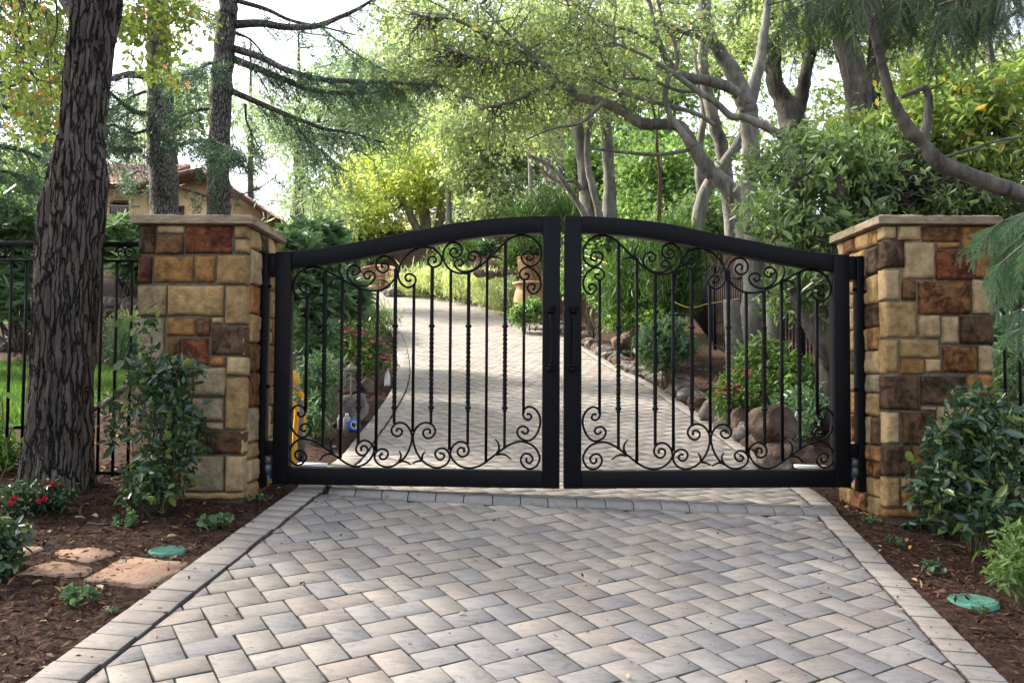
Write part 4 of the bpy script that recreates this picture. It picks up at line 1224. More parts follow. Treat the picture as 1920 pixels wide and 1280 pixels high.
tree('golden_tree', 'glowing yellow-green bushy tree beside the house, behind the left gate leaf', 'tree', gbase(800, 36), [upright(800, 36, 250, .26, -40), upright(815, 36.2, 260, .2, 30), upright(790, 35.8, 300, .18, -90)],
     [E(690,340,36,62,60,2.4), E(650,400,36,40,50,2), E(740,300,36,60,50,2.2), E(700,420,35.5,60,45,2), E(775,345,35.6,60,55,2), E(815,300,36,50,50,1.8), E(660,440,35.5,40,40,1), E(640,360,36,30,35,1)], 820, 28, .62, .17, .085, MT['lf_yellow'], MT['bark_pale'], ntw=50, twr=.03, shell=.5)
tree('pale_leaved_tree', 'light green small-leaved tree above the middle of the left gate leaf', 'tree', gbase(868, 33), [upright(868, 33, 220, .17, 10), upright(842, 33.4, 240, .14, -14), upright(905, 33.2, 200, .12, 26)],
     [E(880,320,33,60,55,1.4), E(930,260,33,70,60,1.5), E(975,330,32.4,60,50,1.2), E(860,240,33,60,55,1.4), E(1000,270,33,50,50,1.3), E(930,385,32,55,30,.9)], 620, 28, .6, .15, .085, MT['lf_light'], MT['bark_pale'], ntw=60, twr=.02, shell=.35)
tree('slim_tree', 'slender grey-trunked tree with sparse leaves behind the meeting of the gate leaves', 'tree', gbase(1020, 28), [upright(1018, 28, 120, .15, 10), upright(1040, 29, 100, .12, 16), upright(995, 29.5, 120, .1, -8)],
     [E(1020,230,24,70,60,1.6), E(1060,170,24,80,60,1.8), E(980,180,24,60,60,1.5), E(1030,380,23.6,50,26,.8)], 330, 24, .4, .10, .055, MT['lf_light'], MT['bark_grey'], ntw=60, twr=.02, shell=.2)

# grey multi-trunk tree
Yg = 17.0
b = gbase(1140, Yg)
trs = [([(1122,470,46),(1110,400,34),(1098,360,26),(1095,310,26),(1085,250,24),(1075,190,22),(1060,120,18),(1040,40,14),(1030,-60,8)], Yg),
       ([(1135,470,40),(1142,400,30),(1143,340,22),(1140,280,22),(1135,225,22),(1132,160,20),(1140,80,16),(1150,0,12),(1150,-60,6)], Yg + .3),
       ([(1128,470,26),(1122,400,16),(1108,340,13),(1100,280,12),(1108,220,12),(1112,150,10),(1105,70,7)], Yg - .2),
       ([(1118,440,14),(1095,400,12),(1060,345,10),(1030,310,8),(990,290,5)], Yg - .5),
       ([(1090,356,10),(1075,340,8),(1040,338,6),(1000,300,4)], Yg - .2)]
tree('multi_trunk_tree', 'grey tree of several clustered trunks right of the gate meeting line', 'tree', b, [trunk_pts(t, y) for t, y in trs],
     [E(1060,130,Yg,90,70,1.6), E(1150,80,Yg,80,60,1.6), E(1010,70,Yg,80,60,1.6), E(1120,200,Yg-.5,60,40,1), E(960,140,Yg,70,60,1.4)], 330, 26, .36, .085, .05, MT['lf_canopy'], MT['bark_grey'], ntw=110, twr=.016, shell=.2)

# main branching tree right of centre
Ym = 12.0
b = gbase(1410, Ym)
trs = [([(1402,520,54),(1400,440,46),(1393,400,36),(1360,345,32),(1330,320,29),(1300,275,25),(1275,238,23),(1245,233,21),(1205,232,22),(1175,213,20),(1130,192,18),(1085,182,16),(1062,158,13),(1040,140,10),(1000,105,8),(950,60,6),(900,10,4)], Ym),
       ([(1380,470,40),(1375,430,32),(1362,340,28),(1352,270,26),(1340,235,24),(1325,170,22),(1318,110,20),(1325,40,16),(1330,-40,12)], Ym + 1.2),
       ([(1305,460,30),(1312,400,26),(1322,360,24),(1345,325,22),(1390,260,20),(1400,215,18),(1412,150,22)], Ym + .9),
       ([(1318,380,18),(1310,330,16),(1312,270,14),(1320,215,12),(1312,170,10),(1300,90,7)], Ym + 1.6),
       ([(1409,320,34),(1408,270,34),(1405,230,34),(1402,205,36),(1392,180,34),(1372,130,30),(1350,100,26),(1330,60,22),(1320,0,18),(1318,-80,12)], Ym + .3),
       ([(1404,205,28),(1412,165,26),(1424,120,22),(1432,70,18),(1440,10,14),(1450,-60,8)], Ym + .5),
       ([(1385,178,20),(1368,165,20),(1330,152,20),(1290,146,18),(1262,130,16),(1240,90,12),(1225,40,8),(1215,-20,5)], Ym - .2),
       ([(1480,262,18),(1450,245,16),(1420,230,16),(1392,220,14),(1370,218,14),(1345,195,12),(1310,172,12),(1265,140,10),(1210,105,7),(1150,80,5)], Ym - .8),
       ([(1300,275,14),(1270,235,12),(1256,215,11),(1248,180,11),(1254,145,10),(1270,120,9),(1265,80,8),(1245,40,7),(1230,-10,5)], Ym - .4),
       ([(1340,235,9),(1310,215,8),(1262,200,8),(1200,185,7),(1140,165,5),(1100,140,4)], Ym - .3),
       ([(1062,158,10),(1020,165,8),(960,190,6),(900,205,4)], Ym + .2), ([(1130,192,9),(1090,230,7),(1040,240,5),(985,262,3)], Ym - .5),
       ([(1175,213,8),(1150,150,7),(1120,95,6),(1075,40,4)], Ym + .3), ([(1040,140,8),(985,120,7),(920,118,5),(850,95,3)], Ym + .5), ([(1000,105,7),(930,80,6),(860,40,5),(790,30,3)], Ym + .6),
       ([(1310,172,8),(1270,170,7),(1220,150,6),(1170,148,4)], Ym - .6), ([(1240,90,7),(1190,60,6),(1130,45,5),(1080,10,3)], Ym), ([(1350,100,12),(1310,70,9),(1270,55,7),(1220,10,5)], Ym + .4),
       ([(1295,280,8),(1270,285,8),(1230,290,7),(1165,285,6),(1110,278,5)], Ym - .2)]
tree('branching_tree', 'grey tree with a long crooked limb reaching left above the right gate leaf', 'tree', b, [trunk_pts(t, y) for t, y in trs],
     [E(770,70,13.5,70,50,.9), E(870,60,13,80,56,1), E(960,70,12.8,100,80,1.3), E(900,150,13,90,60,1), E(1050,50,12.5,90,60,1.2), E(1010,190,12.6,80,60,1), E(1160,50,12,100,60,1.2), E(1110,130,12,80,50,1), E(1270,60,12,90,60,1.2), E(810,140,13.4,70,50,1), E(960,250,13,60,40,.9), E(1200,150,11.6,60,40,.8), E(740,140,13.5,45,40,.8)], 820, 18, .34, .062, .038, MT['lf_canopy'], MT['bark_grey'], ntw=330, twr=.015, shell=.05)

tree('forked_tree', 'dark forked trunk against the bright sky gap, right of centre', 'tree', gbase(1500, 14), [trunk_pts([(1498,470,64),(1497,330,56),(1490,255,52),(1482,215,48),(1465,180,34),(1452,150,30),(1450,90,30),(1448,30,26),(1440,-60,18)], 14), trunk_pts([(1490,225,36),(1505,170,26),(1515,120,22),(1530,70,20),(1545,0,16),(1550,-60,8)], 14.2)],
     [E(1450,20,14,70,50,1.2), E(1530,60,14.4,60,50,1.2), E(1400,80,14,50,50,1)], 150, 24, .36, .085, .05, MT['lf_canopy'], MT['bark_dark'], ntw=60, twr=.014, shell=.2)
tree('leaning_tree', 'thick dark trunk splitting in two near the top right, behind hanging redwood sprays', 'tree', gbase(1620, 13), [trunk_pts([(1625,470,60),(1620,300,50),(1612,230,48),(1606,160,48),(1590,100,44),(1570,40,36),(1555,-20,30),(1540,-90,20)], 13), trunk_pts([(1640,470,52),(1638,300,44),(1640,190,40),(1645,110,38),(1655,40,36),(1670,-30,30),(1680,-90,20)], 13.4)],
     [E(1580,30,13.2,70,50,1.1), E(1690,60,13.6,70,60,1.1), E(1750,20,13.6,60,60,1.1)], 200, 24, .36, .085, .05, MT['lf_canopy'], MT['bark_dark'], ntw=60, twr=.014, shell=.2)

# cut trunks on the right bank
def snag(label, pts, Y, mat='bark_grey'):
    P, r = trunk_pts(pts, Y)
    root_loc = P[0].copy(); root_loc[2] = gz(P[0][0], Y); P[0][2] = min(P[0][2], root_loc[2] - .1)
    g = Geo(); Q = catmull(np.column_stack([P, r]), 8); g.tube(Q[:, :3], Q[:, 3], 16, wob=.03)
    return tag(build('cut_trunk', g, MT[mat], None, smooth=True, loc=root_loc), label, 'tree trunk')
snag('stout sawn-off grey trunk leaning beside the right boundary fence', [(1380,715,40),(1378,660,34),(1374,610,32),(1371,570,30),(1371,562,24)], 9.9)
snag('shorter sawn-off trunk between the leafy bushes on the right bank', [(1450,720,28),(1451,660,24),(1449,600,24),(1446,572,22),(1446,566,18)], 9.4)
tree('bay_trunk_tree', 'broad grey trunk rising behind the bars of the right gate leaf', 'tree', gbase(1412, 10.4), [trunk_pts([(1392,720,52),(1402,650,46),(1410,580,42),(1414,510,40),(1412,440,38),(1408,380,34),(1400,330,26)], 10.4)], None, 0, 0, 0, 0, 0, None, MT['bark_grey'], sides=16, wob=.03)
tree('shaded_trunk_tree', 'rough trunk half hidden behind the hinge side of the right gate leaf', 'tree', gbase(1555, 8.8), [trunk_pts([(1558,800,60),(1556,720,50),(1556,600,48),(1560,500,44),(1570,400,40),(1580,300,30)], 8.8), trunk_pts([(1560,690,22),(1530,640,20),(1508,600,18),(1490,560,16),(1478,520,12)], 8.5)], None, 0, 0, 0, 0, 0, None, MT['bark_dark'], sides=16, wob=.03)
tree('sapling', 'thin rusty-barked sapling standing in front of bright shrubs', 'tree', gbase(1238, 17), [trunk_pts([(1237,430,9),(1236,380,9),(1238,330,7),(1233,290,6),(1231,240,5),(1222,190,4),(1210,130,3)], 17)], [E(1225,160,17,40,50,.7)], 40, 14, .25, .08, .045, MT['lf_canopy'], MT['bark_rust'], ntw=16, twr=.008)

# leafy mass behind the right pillar
tree('bay_tree', 'dense glossy-leaved bay beside and behind the right stone pillar', 'tree', gbase(1560, 8.6), [trunk_pts([(1560,560,18),(1540,450,14),(1510,380,10),(1480,330,6)], 8.6), trunk_pts([(1580,560,18),(1600,440,14),(1640,360,10),(1680,320,6)], 8.7)],
     [E(1440,400,8.8,50,34,.6), E(1500,345,8.9,60,34,.7), E(1430,310,9,34,24,.5), E(1555,300,9,50,40,.7), E(1610,350,9.1,70,44,.8), E(1700,350,9.3,60,44,.8), E(1660,290,9.3,46,36,.7), E(1500,430,8.7,60,40,.6), E(1590,420,8.8,70,34,.7), E(1720,395,9.2,70,34,.8), E(1530,520,8.6,40,60,.5), E(1480,540,8.7,45,50,.5), E(1800,390,9.4,60,40,.8), E(1880,400,9.6,60,40,.8), E(1500,270,9.2,24,20,.4)], 1250, 10, .2, .092, .030, MT['lf_bay'], MT['bark_dark'], ntw=260, twr=.011, kind='leaf', droop=.35, shell=.0, flat=.9)
tree('yellow_bay_tree', 'tall yellow-green leafy tree at the upper right, above the curved limb', 'tree', gbase(1840, 9.4), [trunk_pts([(1850,600,30),(1846,420,26),(1880,240,20),(1862,130,14),(1845,20,10),(1840,-60,6)], 9.4), trunk_pts([(1850,420,16),(1790,320,12),(1750,240,8)], 9.4), trunk_pts([(1846,75,10),(1880,40,8),(1925,10,6)], 9.2)],
     [E(1760,220,9.4,80,70,.9), E(1830,200,9.6,80,64,1), E(1880,290,9.6,70,60,.9), E(1740,140,9.7,60,44,.8), E(1680,270,9.5,70,60,.8), E(1800,320,9.3,80,50,.8), E(1900,150,9.8,40,40,.7), E(1620,240,9.7,50,40,.7)], 860, 11, .22, .092, .038, MT['lf_bayyellow'], MT['bark_grey'], ntw=190, twr=.011, kind='leaf', droop=.25, shell=.05)

# curved bare limb of a tree outside the frame, right
root_p = pxl([(2160,700),(2120,540),(2050,430),(1960,378),(1920,366),(1860,345),(1800,322),(1762,305),(1728,268),(1706,245),(1688,215),(1668,175),(1655,125),(1640,70),(1625,10),(1612,-50)], 5.6, 5.2)
rr_ = np.array([54,52,46,38,34,31,29,32,23,27,22,19,17,15,13,10]) / 2 * 5.4 / FPX
b = root_p[0].copy(); b[2] = gz(b[0], b[1])
tree('curved_limb_tree', 'bare dark limb curving up from the right edge over the pillar', 'tree', b, [(np.vstack([[b - [0, 0, .2]], root_p]), np.concatenate([[.13], rr_])), trunk_pts([(1722,285,10),(1734,258,16),(1738,235,17),(1741,200,16),(1740,178,14),(1733,165,12),(1715,172,10),(1690,182,8)], 5.4), trunk_pts([(1745,312,4),(1765,298,7),(1820,280,6),(1880,262,5),(1940,255,4)], 5.42)], None, 0, 0, 0, 0, 0, None, MT['bark_limb'], sides=14, wob=.02)

# ------------------------------------------------------------------ redwood sprays (near)
def spray(gb, VV, start, dirn, ln, nrm, L=.016, W=.003, nsub=9, step=.0045, droop=.5):
    """flat feathery frond: axis with side twiglets, two ranks of short needles"""
    dirn = unit(dirn)
    u = np.linspace(0, 1, 9)[:, None]
    ax = start + dirn * ln * u + np.array([0, 0, -droop]) * ln * u ** 2 * .6
    gb.tube(ax, np.linspace(.0035, .0012, 9), 4, ends=False)
    segs = [(ax, nrm)]
    for k in range(nsub):
        t = .12 + .82 * k / nsub
        i = min(7, int(t * 8)); o = ax[i] + (ax[i + 1] - ax[i]) * (t * 8 - i)
        T = unit(ax[i + 1] - ax[i]); s = unit(np.cross(T, nrm)) * (1 if k % 2 else -1)
        d = unit(T * R.uniform(.7, 1.1) + s * R.uniform(.5, .9))
        l2 = ln * R.uniform(.3, .48) * (1.1 - .75 * t)
        uu = np.linspace(0, 1, 6)[:, None]
        p = o + d * l2 * uu + np.array([0, 0, -droop]) * l2 * uu ** 2 * .5
        gb.tube(p, np.linspace(.0018, .0008, 6), 3, ends=False)
        segs.append((p, nrm))
    for p, n_ in segs:
        tl = np.sum(np.linalg.norm(np.diff(p, axis=0), axis=1)); m = max(6, int(tl / step))
        s = np.linspace(.03, 1, m) * (len(p) - 1); i = np.minimum(len(p) - 2, s.astype(int)); f = (s - i)[:, None]
        Q = p[i] * (1 - f) + p[i + 1] * f
        T = p[i + 1] - p[i]; T /= np.linalg.norm(T, axis=1, keepdims=True)
        S = np.cross(T, n_); S /= np.linalg.norm(S, axis=1, keepdims=True) + 1e-9
        for sg in (-1, 1):
            D = T * .55 + S * sg + RN.normal(0, .1, T.shape)
            D /= np.linalg.norm(D, axis=1, keepdims=True)
            w = np.cross(D, n_) * W * .5
            tip = np.sqrt(np.clip(1.05 - np.linspace(0, 1, m), .1, 1))[:, None]
            l_ = L * tip * RN.uniform(.8, 1.15, (m, 1))
            VV.append(np.stack([Q, Q + D * l_ * .5 + w, Q + D * l_, Q + D * l_ * .5 - w], 1).reshape(-1, 3))

def redwood(label, base, brs, nfr, ln, mat, droop, tk=(1, .4), L=.016, W=.0032, step=.0045):
    root = thing('redwood_branch' if False else 'redwood_tree', label, 'tree', base)
    gb = Geo(); VV = []
    tx = np.array(base)
    return root, gb, VV

# top right hanging curtain
base = np.array([4.2, 6.6, 0.0]); base[2] = gz(4.2, 6.6)
root = thing('redwood_tree', 'redwood whose dark feathery sprays hang into the top edge at right', 'tree', base)
gb = Geo(); VV = []
top = at(1780, -420, 6.2)
gb.tube(catmull([base - [0, 0, .2], [4.25, 6.6, 2.0], [4.3, 6.6, 4.5], [4.3, 6.6, 8]], 5), np.linspace(.24, .1, 16), 12)
def hangs(list_):
    for (x0, y0, x1, y1, Y, n, ln) in list_:
        br = pxl([(x0, y0), ((x0 + x1) / 2, (y0 + y1) / 2 - 6), (x1, y1)], Y, Y + R.uniform(-.3, .3))
        o = np.array([4.3, 6.6, br[0][2] + .5])
        Q = catmull(np.vstack([[o], br]), 6)
        gb.tube(Q, np.linspace(.028, .006, len(Q)), 6)
        Q = Q[6:]
        for k in range(n):
            t = (k + R.random()) / n; i = min(len(Q) - 2, int(t * (len(Q) - 1)))
            T = unit(Q[i + 1] - Q[i])
            d = unit(T * R.uniform(-.2, .6) + np.array([R.uniform(-.4, .4), R.uniform(-.5, .3), -R.uniform(.3, 1.1)]))
            nrm = unit(np.array([R.uniform(-.5, .5), -1, R.uniform(-.2, .6)]))
            spray(gb, VV, Q[i], d, ln * R.uniform(.6, 1.2), nrm, L=.022, W=.0065, nsub=9, step=.0085)
hangs([(1900,-60,1560,-30,5.4,22,.42),(1880,-90,1440,10,5.6,22,.42),(1860,-40,1650,10,5.2,18,.40),(1900,-20,1760,10,5.0,26,.36),(1830,-100,1390,-20,6.0,18,.42),(1700,-60,1480,20,5.5,16,.40),(1900,-70,1820,-5,5.2,16,.32)])
build('trunk', gb, MT['bark_limb'], root, smooth=True)
V = np.vstack(VV); g = Geo(); g.add(V, np.arange(len(V)).reshape(-1, 4)); build('crown', g, MT['lf_redwood'], root)

# fresh sprays beside right pillar
base = np.array([3.55, 4.75, 0.0]); base[2] = gz(base[0], base[1])
root = thing('young_redwood', 'fresh green redwood sprays reaching in from the right edge over the pillar corner', 'tree', base)
gb = Geo(); VV = []
tr = np.array([base - [0, 0, .1], base + [0, 0, 1.2], base + [.05, 0, 2.6], base + [.08, 0, 4.2]])
gb.tube(catmull(tr, 5), np.linspace(.07, .03, 16), 10)
def fr(x0, y0, x1, y1, Y, n, ln, side):
    br = pxl([(2110, y0 - 30), (x0, y0), ((x0 + x1) / 2, (y0 + y1) / 2 - 8), (x1, y1)], Y)
    br[0] = base + [0.03, 0, br[0][2] - base[2]]
    Q = catmull(br, 6); gb.tube(Q, np.linspace(.012, .003, len(Q)), 5); Q = Q[5:]
    for k in range(n):
        t = (k + R.random()) / n; i = min(len(Q) - 2, int(t * (len(Q) - 1)))
        T = unit(Q[i + 1] - Q[i])
        d = unit(T * R.uniform(.4, 1) + np.array([R.uniform(-.35, .2), R.uniform(-.4, .4), R.uniform(-.9, -.1)]))
        spray(gb, VV, Q[i], d, ln * R.uniform(.7, 1.15), unit(np.array([R.uniform(-.4, .4), -1, R.uniform(.0, .8)])), L=.017, W=.0045, nsub=9, step=.006)
    spray(gb, VV, Q[-2], Q[-1] - Q[-2], ln * .6, unit(np.array([.1, -1, .5])), L=.017, W=.0045, step=.006)
fr(1960,395,1850,432,4.7,10,.24,1); fr(1970,410,1880,475,4.7,10,.26,1); fr(1960,440,1870,500,4.6,9,.24,1); fr(1990,395,1900,420,4.9,9,.24,1); fr(1980,480,1900,520,4.8,7,.22,1)
fr(1990,560,1890,592,4.6,6,.16,1); fr(1990,590,1900,625,4.5,6,.16,1); fr(1980,400,1930,470,4.5,9,.26,1)
build('trunk', gb, MT['bark_limb'], root, smooth=True)
V = np.vstack(VV); g = Geo(); g.add(V, np.arange(len(V)).reshape(-1, 4)); build('crown', g, MT['lf_redwood_new'], root)

# ------------------------------------------------------------------ background wood
BG = [(900,110,40,200,'canopy','tall tree far behind the golden tree'), (1080,140,42,220,'canopy','tall tree far behind the multi-trunk tree'), (1250,200,36,200,'green','leafy tree far behind the long crooked limb'),
      (1400,150,46,230,'canopy','leafy tree far behind the grey branching trunks'), (1720,220,40,200,'bayyellow','leafy tree far behind the right pillar'), (1900,240,36,220,'canopy','leafy tree far beyond the right edge'), (820,280,52,200,'light','pale tree at the top of the hill beyond the bend'), (1130,330,32,120,'green','bright tree filling the gap behind the clustered trunks'), (60,240,40,180,'cedar','dark tree far behind the left edge'), (335,200,44,120,'sage','pale conifer far behind the gap between the cedar trunks'), (610,420,48,90,'sage','low hazy tree right of the house'), (830,400,42,70,'light','low pale tree on the crest behind the golden tree'), (940,410,40,60,'canopy','low leafy tree on the crest above the bare slope')]
for px, py, Y, rad_, m, lab in BG:
    k = Y / FPX
    ells = [E(px + R.uniform(-.7, .7) * rad_, py + R.uniform(-.6, .7) * rad_, Y + R.uniform(-2, 2), rad_ * R.uniform(.35, .55), rad_ * R.uniform(.3, .45)) for _ in range(8)]
    tree('background_tree', lab, 'tree', gbase(px, Y), [upright(px, Y, py - rad_ * .5, .28, R.uniform(-30, 30)), upright(px + rad_ * .3, Y + 1, py - rad_ * .2, .18, 40)], ells, int(300 * (rad_ / 200) ** 1.2), 26, .9, .24, .13, MT['lf_' + m], MT['bark_dark'], ntw=30, twr=.05, shell=.4)

# shrubs and understory
def px_shrub(name, label, px, Y, ells, *a, **k):
    lo = min(ells, key=lambda e: e[0][2] - e[1][2])
    bot = lo[0] - np.array([0, 0, lo[1][2] * .8])
    v = bot - EYE; vy = v[1]
    q = [t for t in np.arange(1.5, vy * 1.0, .05) if (EYE + v * (t / vy))[2] < terr((EYE + v * (t / vy))[0], t)]
    if q and q[0] < vy - .4:          # hidden by the slope: bring it forward along the line of sight
        s = q[0] / vy
        ells = [(EYE + (c - EYE) * s, r * s) for c, r in ells]; Y = Y * s
        if DEBUG: print('MOVED', label, round(vy, 2), '->', round(q[0], 2))
    b = ells[0][0].copy(); b[2] = gz(b[0], b[1])
    gap = min((c[2] - r[2]) - gz(c[0], c[1]) for c, r in ells)
    if DEBUG and gap > .15: print('FLOAT', label, round(gap, 2))
    return shrub(name, label, b, ells, *a, **k)

px_shrub('laurel_shrub', 'tall bright green shrub behind the thin rusty sapling', 1240, 20, [E(1210,340,20,55,70,1.3), E(1280,330,20,60,60,1.3), E(1240,400,19.6,80,50,1.2), E(1190,420,19.4,40,30,.8)], 420, 22, .42, .13, .065, MT['lf_green'], kind='quad', nst=20, sr=.03)
px_shrub('laurel_shrub', 'deep green shrub low behind the right gate leaf arch', 1330, 18, [E(1310,420,18,60,50,1), E(1370,400,18.4,50,60,1), E(1250,440,17.6,50,40,.9)], 300, 22, .36, .12, .06, MT['lf_bay'], kind='quad', nst=16, sr=.03)
px_shrub('broom_shrub', 'wispy yellowish-green shrub on the slope above the arch of the gate', 1030, 22, [E(1030,395,22,45,36,.8), E(1085,420,21.6,40,32,.8), E(990,425,21.6,40,26,.7)], 240, 26, .3, .2, .02, MT['lf_juniper'], kind='quad', upright=.9, nst=12, sr=.02)
for k, (px, py, Y, rx, ry, lab) in enumerate([(1200,530,13.5,62,66,'feathery dark juniper, left one of the pair behind the yellow rope'), (1262,520,12.9,44,92,'feathery dark juniper, taller one near the boundary fence')]):
    px_shrub('juniper_shrub', lab, px, Y, [E(px, py, Y, rx, ry, .6), E(px - 25, py + 30, Y - .2, rx * .7, ry * .5, .5), E(px + 15, py - 40, Y, rx * .6, ry * .6, .5)], 420, 26, .2, .14, .016, MT['lf_juniper'], kind='quad', upright=.7, nst=14, sr=.012, droop=-.1)
px_shrub('fern_shrub', 'leafy green bush at the top of the right bank beside the pots', 1110, 17, [E(1115,470,17,48,40,.8), E(1085,520,16,40,32,.7), E(1140,540,14.5,44,30,.6)], 320, 18, .25, .09, .045, MT['lf_green'], nst=14, sr=.012)
px_shrub('viburnum_shrub', 'rounded blue-green bush beside the edging rocks in the middle of the right bank', 1250, 11.4, [E(1252,640,11.4,44,40,.42), E(1225,655,11.3,28,26,.3)], 210, 12, .12, .075, .045, MT['lf_rhodo'], nst=14, sr=.008, shell=.5)
px_shrub('groundcover_shrub', 'low sprawling leafy bush upslope of the rounded blue-green bush', 1195, 13.2, [E(1200,590,13.2,50,22,.5), E(1160,600,13.4,36,18,.4), E(1230,600,12.6,30,18,.4)], 240, 12, .13, .06, .03, MT['lf_azalea'], nst=12, sr=.006)
px_shrub('azalea_shrub', 'coral-flowered azalea behind the big boulder on the right bank', 1390, 9.2, [E(1392,735,9.2,46,46,.36), E(1362,750,9.1,24,30,.25)], 230, 12, .08, .042, .02, MT['lf_azalea'], nst=14, sr=.006, fl=(MT['coral'], 120, .022), shell=.5)
px_shrub('bright_shrub', 'bright lime-green leafy shrub between the cut trunks and the hinge side', 1450, 9.3, [E(1430,670,9.4,42,34,.3), E(1475,700,9.2,46,42,.32), E(1500,740,9.0,40,30,.3), E(1445,735,9.1,30,24,.25)], 230, 10, .13, .07, .035, MT['lf_green'], nst=18, sr=.008)
px_shrub('mixed_shrub', 'scruffy grey-green bush right of the big boulder', 1500, 8.6, [E(1505,760,8.6,46,34,.3), E(1490,795,8.4,30,24,.25)], 150, 10, .1, .05, .018, MT['lf_rhodo'], nst=14, sr=.006)
# left side behind pillar / gate
px_shrub('rhododendron_shrub', 'big rhododendron with whorled leaves just behind the left gate leaf', 600, 9.6, [E(575,550,10.2,40,62,.45), E(620,540,10.4,46,52,.5), E(590,625,10.2,40,46,.4), E(655,560,10.8,34,36,.4), E(560,470,10.2,36,40,.4)], 520, 9, .1, .135, .042, MT['lf_rhodo'], nst=26, sr=.014, whorl=10, shell=.3, mst=MT['bark_limb'])
px_shrub('rhododendron_shrub', 'dark rhododendron showing above the left gate rail beside the pillar', 585, 13, [E(570,470,13,50,34,.7), E(620,478,13.4,50,36,.7), E(545,450,13,26,26,.5), E(600,440,13.2,40,26,.6)], 330, 9, .1, .17, .052, MT['lf_rhodo'], nst=20, sr=.016, whorl=10, shell=.3, mst=MT['bark_limb'])
px_shrub('pale_leafed_shrub', 'narrow-leaved pale green bush behind the yellow hand truck', 590, 8.1, [E(580,725,8.5,34,44,.3), E(608,700,8.6,28,34,.3), E(592,775,8.3,24,36,.25)], 170, 12, .12, .085, .02, MT['lf_rhodo'], nst=16, sr=.006)
px_shrub('azalea_shrub', 'magenta-flowered azalea beside the paving, behind the mushroom path light', 680, 12, [E(672,652,12,46,40,.42), E(700,670,11.8,34,30,.35), E(650,635,12.2,30,26,.3)], 260, 12, .1, .05, .024, MT['lf_azalea'], nst=16, sr=.007, fl=(MT['pink'], 130, .036), shell=.5)
px_shrub('grassy_shrub', 'thin wispy bush around the farther path light', 712, 18.5, [E(712,600,18.5,28,22,.5), E(690,590,19,24,18,.4)], 120, 18, .2, .12, .014, MT['lf_azalea'], kind='quad', upright=.6, nst=10, sr=.008)
px_shrub('leafy_shrub', 'green bush at the left inside of the driveway bend', 665, 17, [E(660,575,17,40,36,.7), E(630,600,16,40,36,.6), E(640,540,18,40,30,.6)], 300, 14, .22, .1, .04, MT['lf_bay'], nst=14, sr=.01)
px_shrub('rhododendron_shrub', 'rhododendron below the house balcony, left of the left pillar', 245, 16.5, [E(240,440,16.5,40,32,.8), E(220,470,16.8,34,34,.8), E(255,490,16.2,30,40,.7)], 230, 9, .1, .2, .06, MT['lf_rhodo'], nst=14, sr=.02, whorl=10, mst=MT['bark_limb'])
px_shrub('rhododendron_shrub', 'tall rhododendron behind the fence at the left edge', 40, 14, [E(40,420,14,60,60,1), E(-10,480,13.8,60,80,1), E(80,500,14.2,40,70,.9), E(30,560,13.6,60,60,.9)], 520, 9, .1, .19, .058, MT['lf_rhodo'], nst=26, sr=.02, whorl=10, mst=MT['bark_limb'])
px_shrub('yellow_shrub', 'yellow-green bush above the rhododendron at the left edge', 30, 17, [E(30,340,17,70,40,1.2), E(90,370,17.4,50,36,1), E(10,400,16.8,50,40,1)], 320, 12, .3, .16, .06, MT['lf_light'], nst=14, sr=.02)
px_shrub('lavender_shrub', 'low grey-green tuft beside the lawn edge, seen through the left fence', 225, 12.6, [E(225,660,12.6,26,26,.35), E(245,640,12.8,20,30,.3)], 110, 16, .14, .11, .012, MT['lf_rhodo'], kind='quad', upright=.8, nst=10, sr=.006)
px_shrub('lavender_shrub', 'small yellow-green tuft on the bank above the lawn edge', 235, 13.4, [E(235,610,13.4,22,20,.3)], 60, 14, .12, .1, .02, MT['lf_light'], kind='quad', upright=.5, nst=8, sr=.006)
px_shrub('fence_shrub', 'small leafy bush behind the left fence, left of the oak trunk', 22, 7.2, [E(8,830,7.2,16,34,.2), E(-5,860,7.1,24,26,.2)], 60, 8, .1, .06, .025, MT['lf_azalea'], nst=10, sr=.005)
px_shrub('fence_side_shrub', 'leafy mid-green bush on the bank beyond the right fence', 1900, 10, [E(1890,640,10,70,80,.8), E(1960,560,10,70,90,.8), E(1900,500,10.6,60,60,.8)], 420, 12, .22, .11, .04, MT['lf_bay'], nst=20, sr=.012)
px_shrub('fence_side_shrub', 'taller bush far up the bank beyond the right fence', 1960, 15, [E(1940,480,15,90,70,1.4), E(1880,540,15,70,60,1.2), E(1990,400,15.5,90,80,1.4)], 420, 18, .36, .15, .06, MT['lf_bayyellow'], nst=20, sr=.02, kind='quad')
# pale sage tufts behind the far edging rocks
for k, (px, py, Y, rx, ry, lab) in enumerate([(772,532,29,38,20,'pale feathery tuft behind the far rocks, nearest the stone stair wall'), (822,528,28,40,24,'pale feathery tuft behind the far rocks, second from the stair wall'), (868,536,26.5,36,26,'pale feathery tuft behind the far rocks, below the ragged young cypress'), (912,545,25,34,26,'pale feathery tuft behind the far rocks, left of the tall grey rock'), (948,560,23,28,24,'pale feathery tuft behind the far rocks, nearest the terracotta pots')]):
    px_shrub('sage_shrub', lab, px, Y, [E(px, py, Y, rx, ry, .7), E(px + 12, py + 8, Y - .4, rx * .7, ry * .7, .5)], 170, 20, .24, .2, .02, MT['lf_pale'], kind='quad', upright=.8, nst=8, sr=.008)
px_shrub('cypress_shrub', 'ragged young cypress on the mulch slope behind the left gate scrolls', 850, 30, [E(850,500,30,30,40,.7), E(820,510,30,36,24,.7), E(860,460,30.4,26,26,.6)], 220, 22, .34, .24, .03, MT['lf_green'], kind='quad', nst=12, sr=.02)
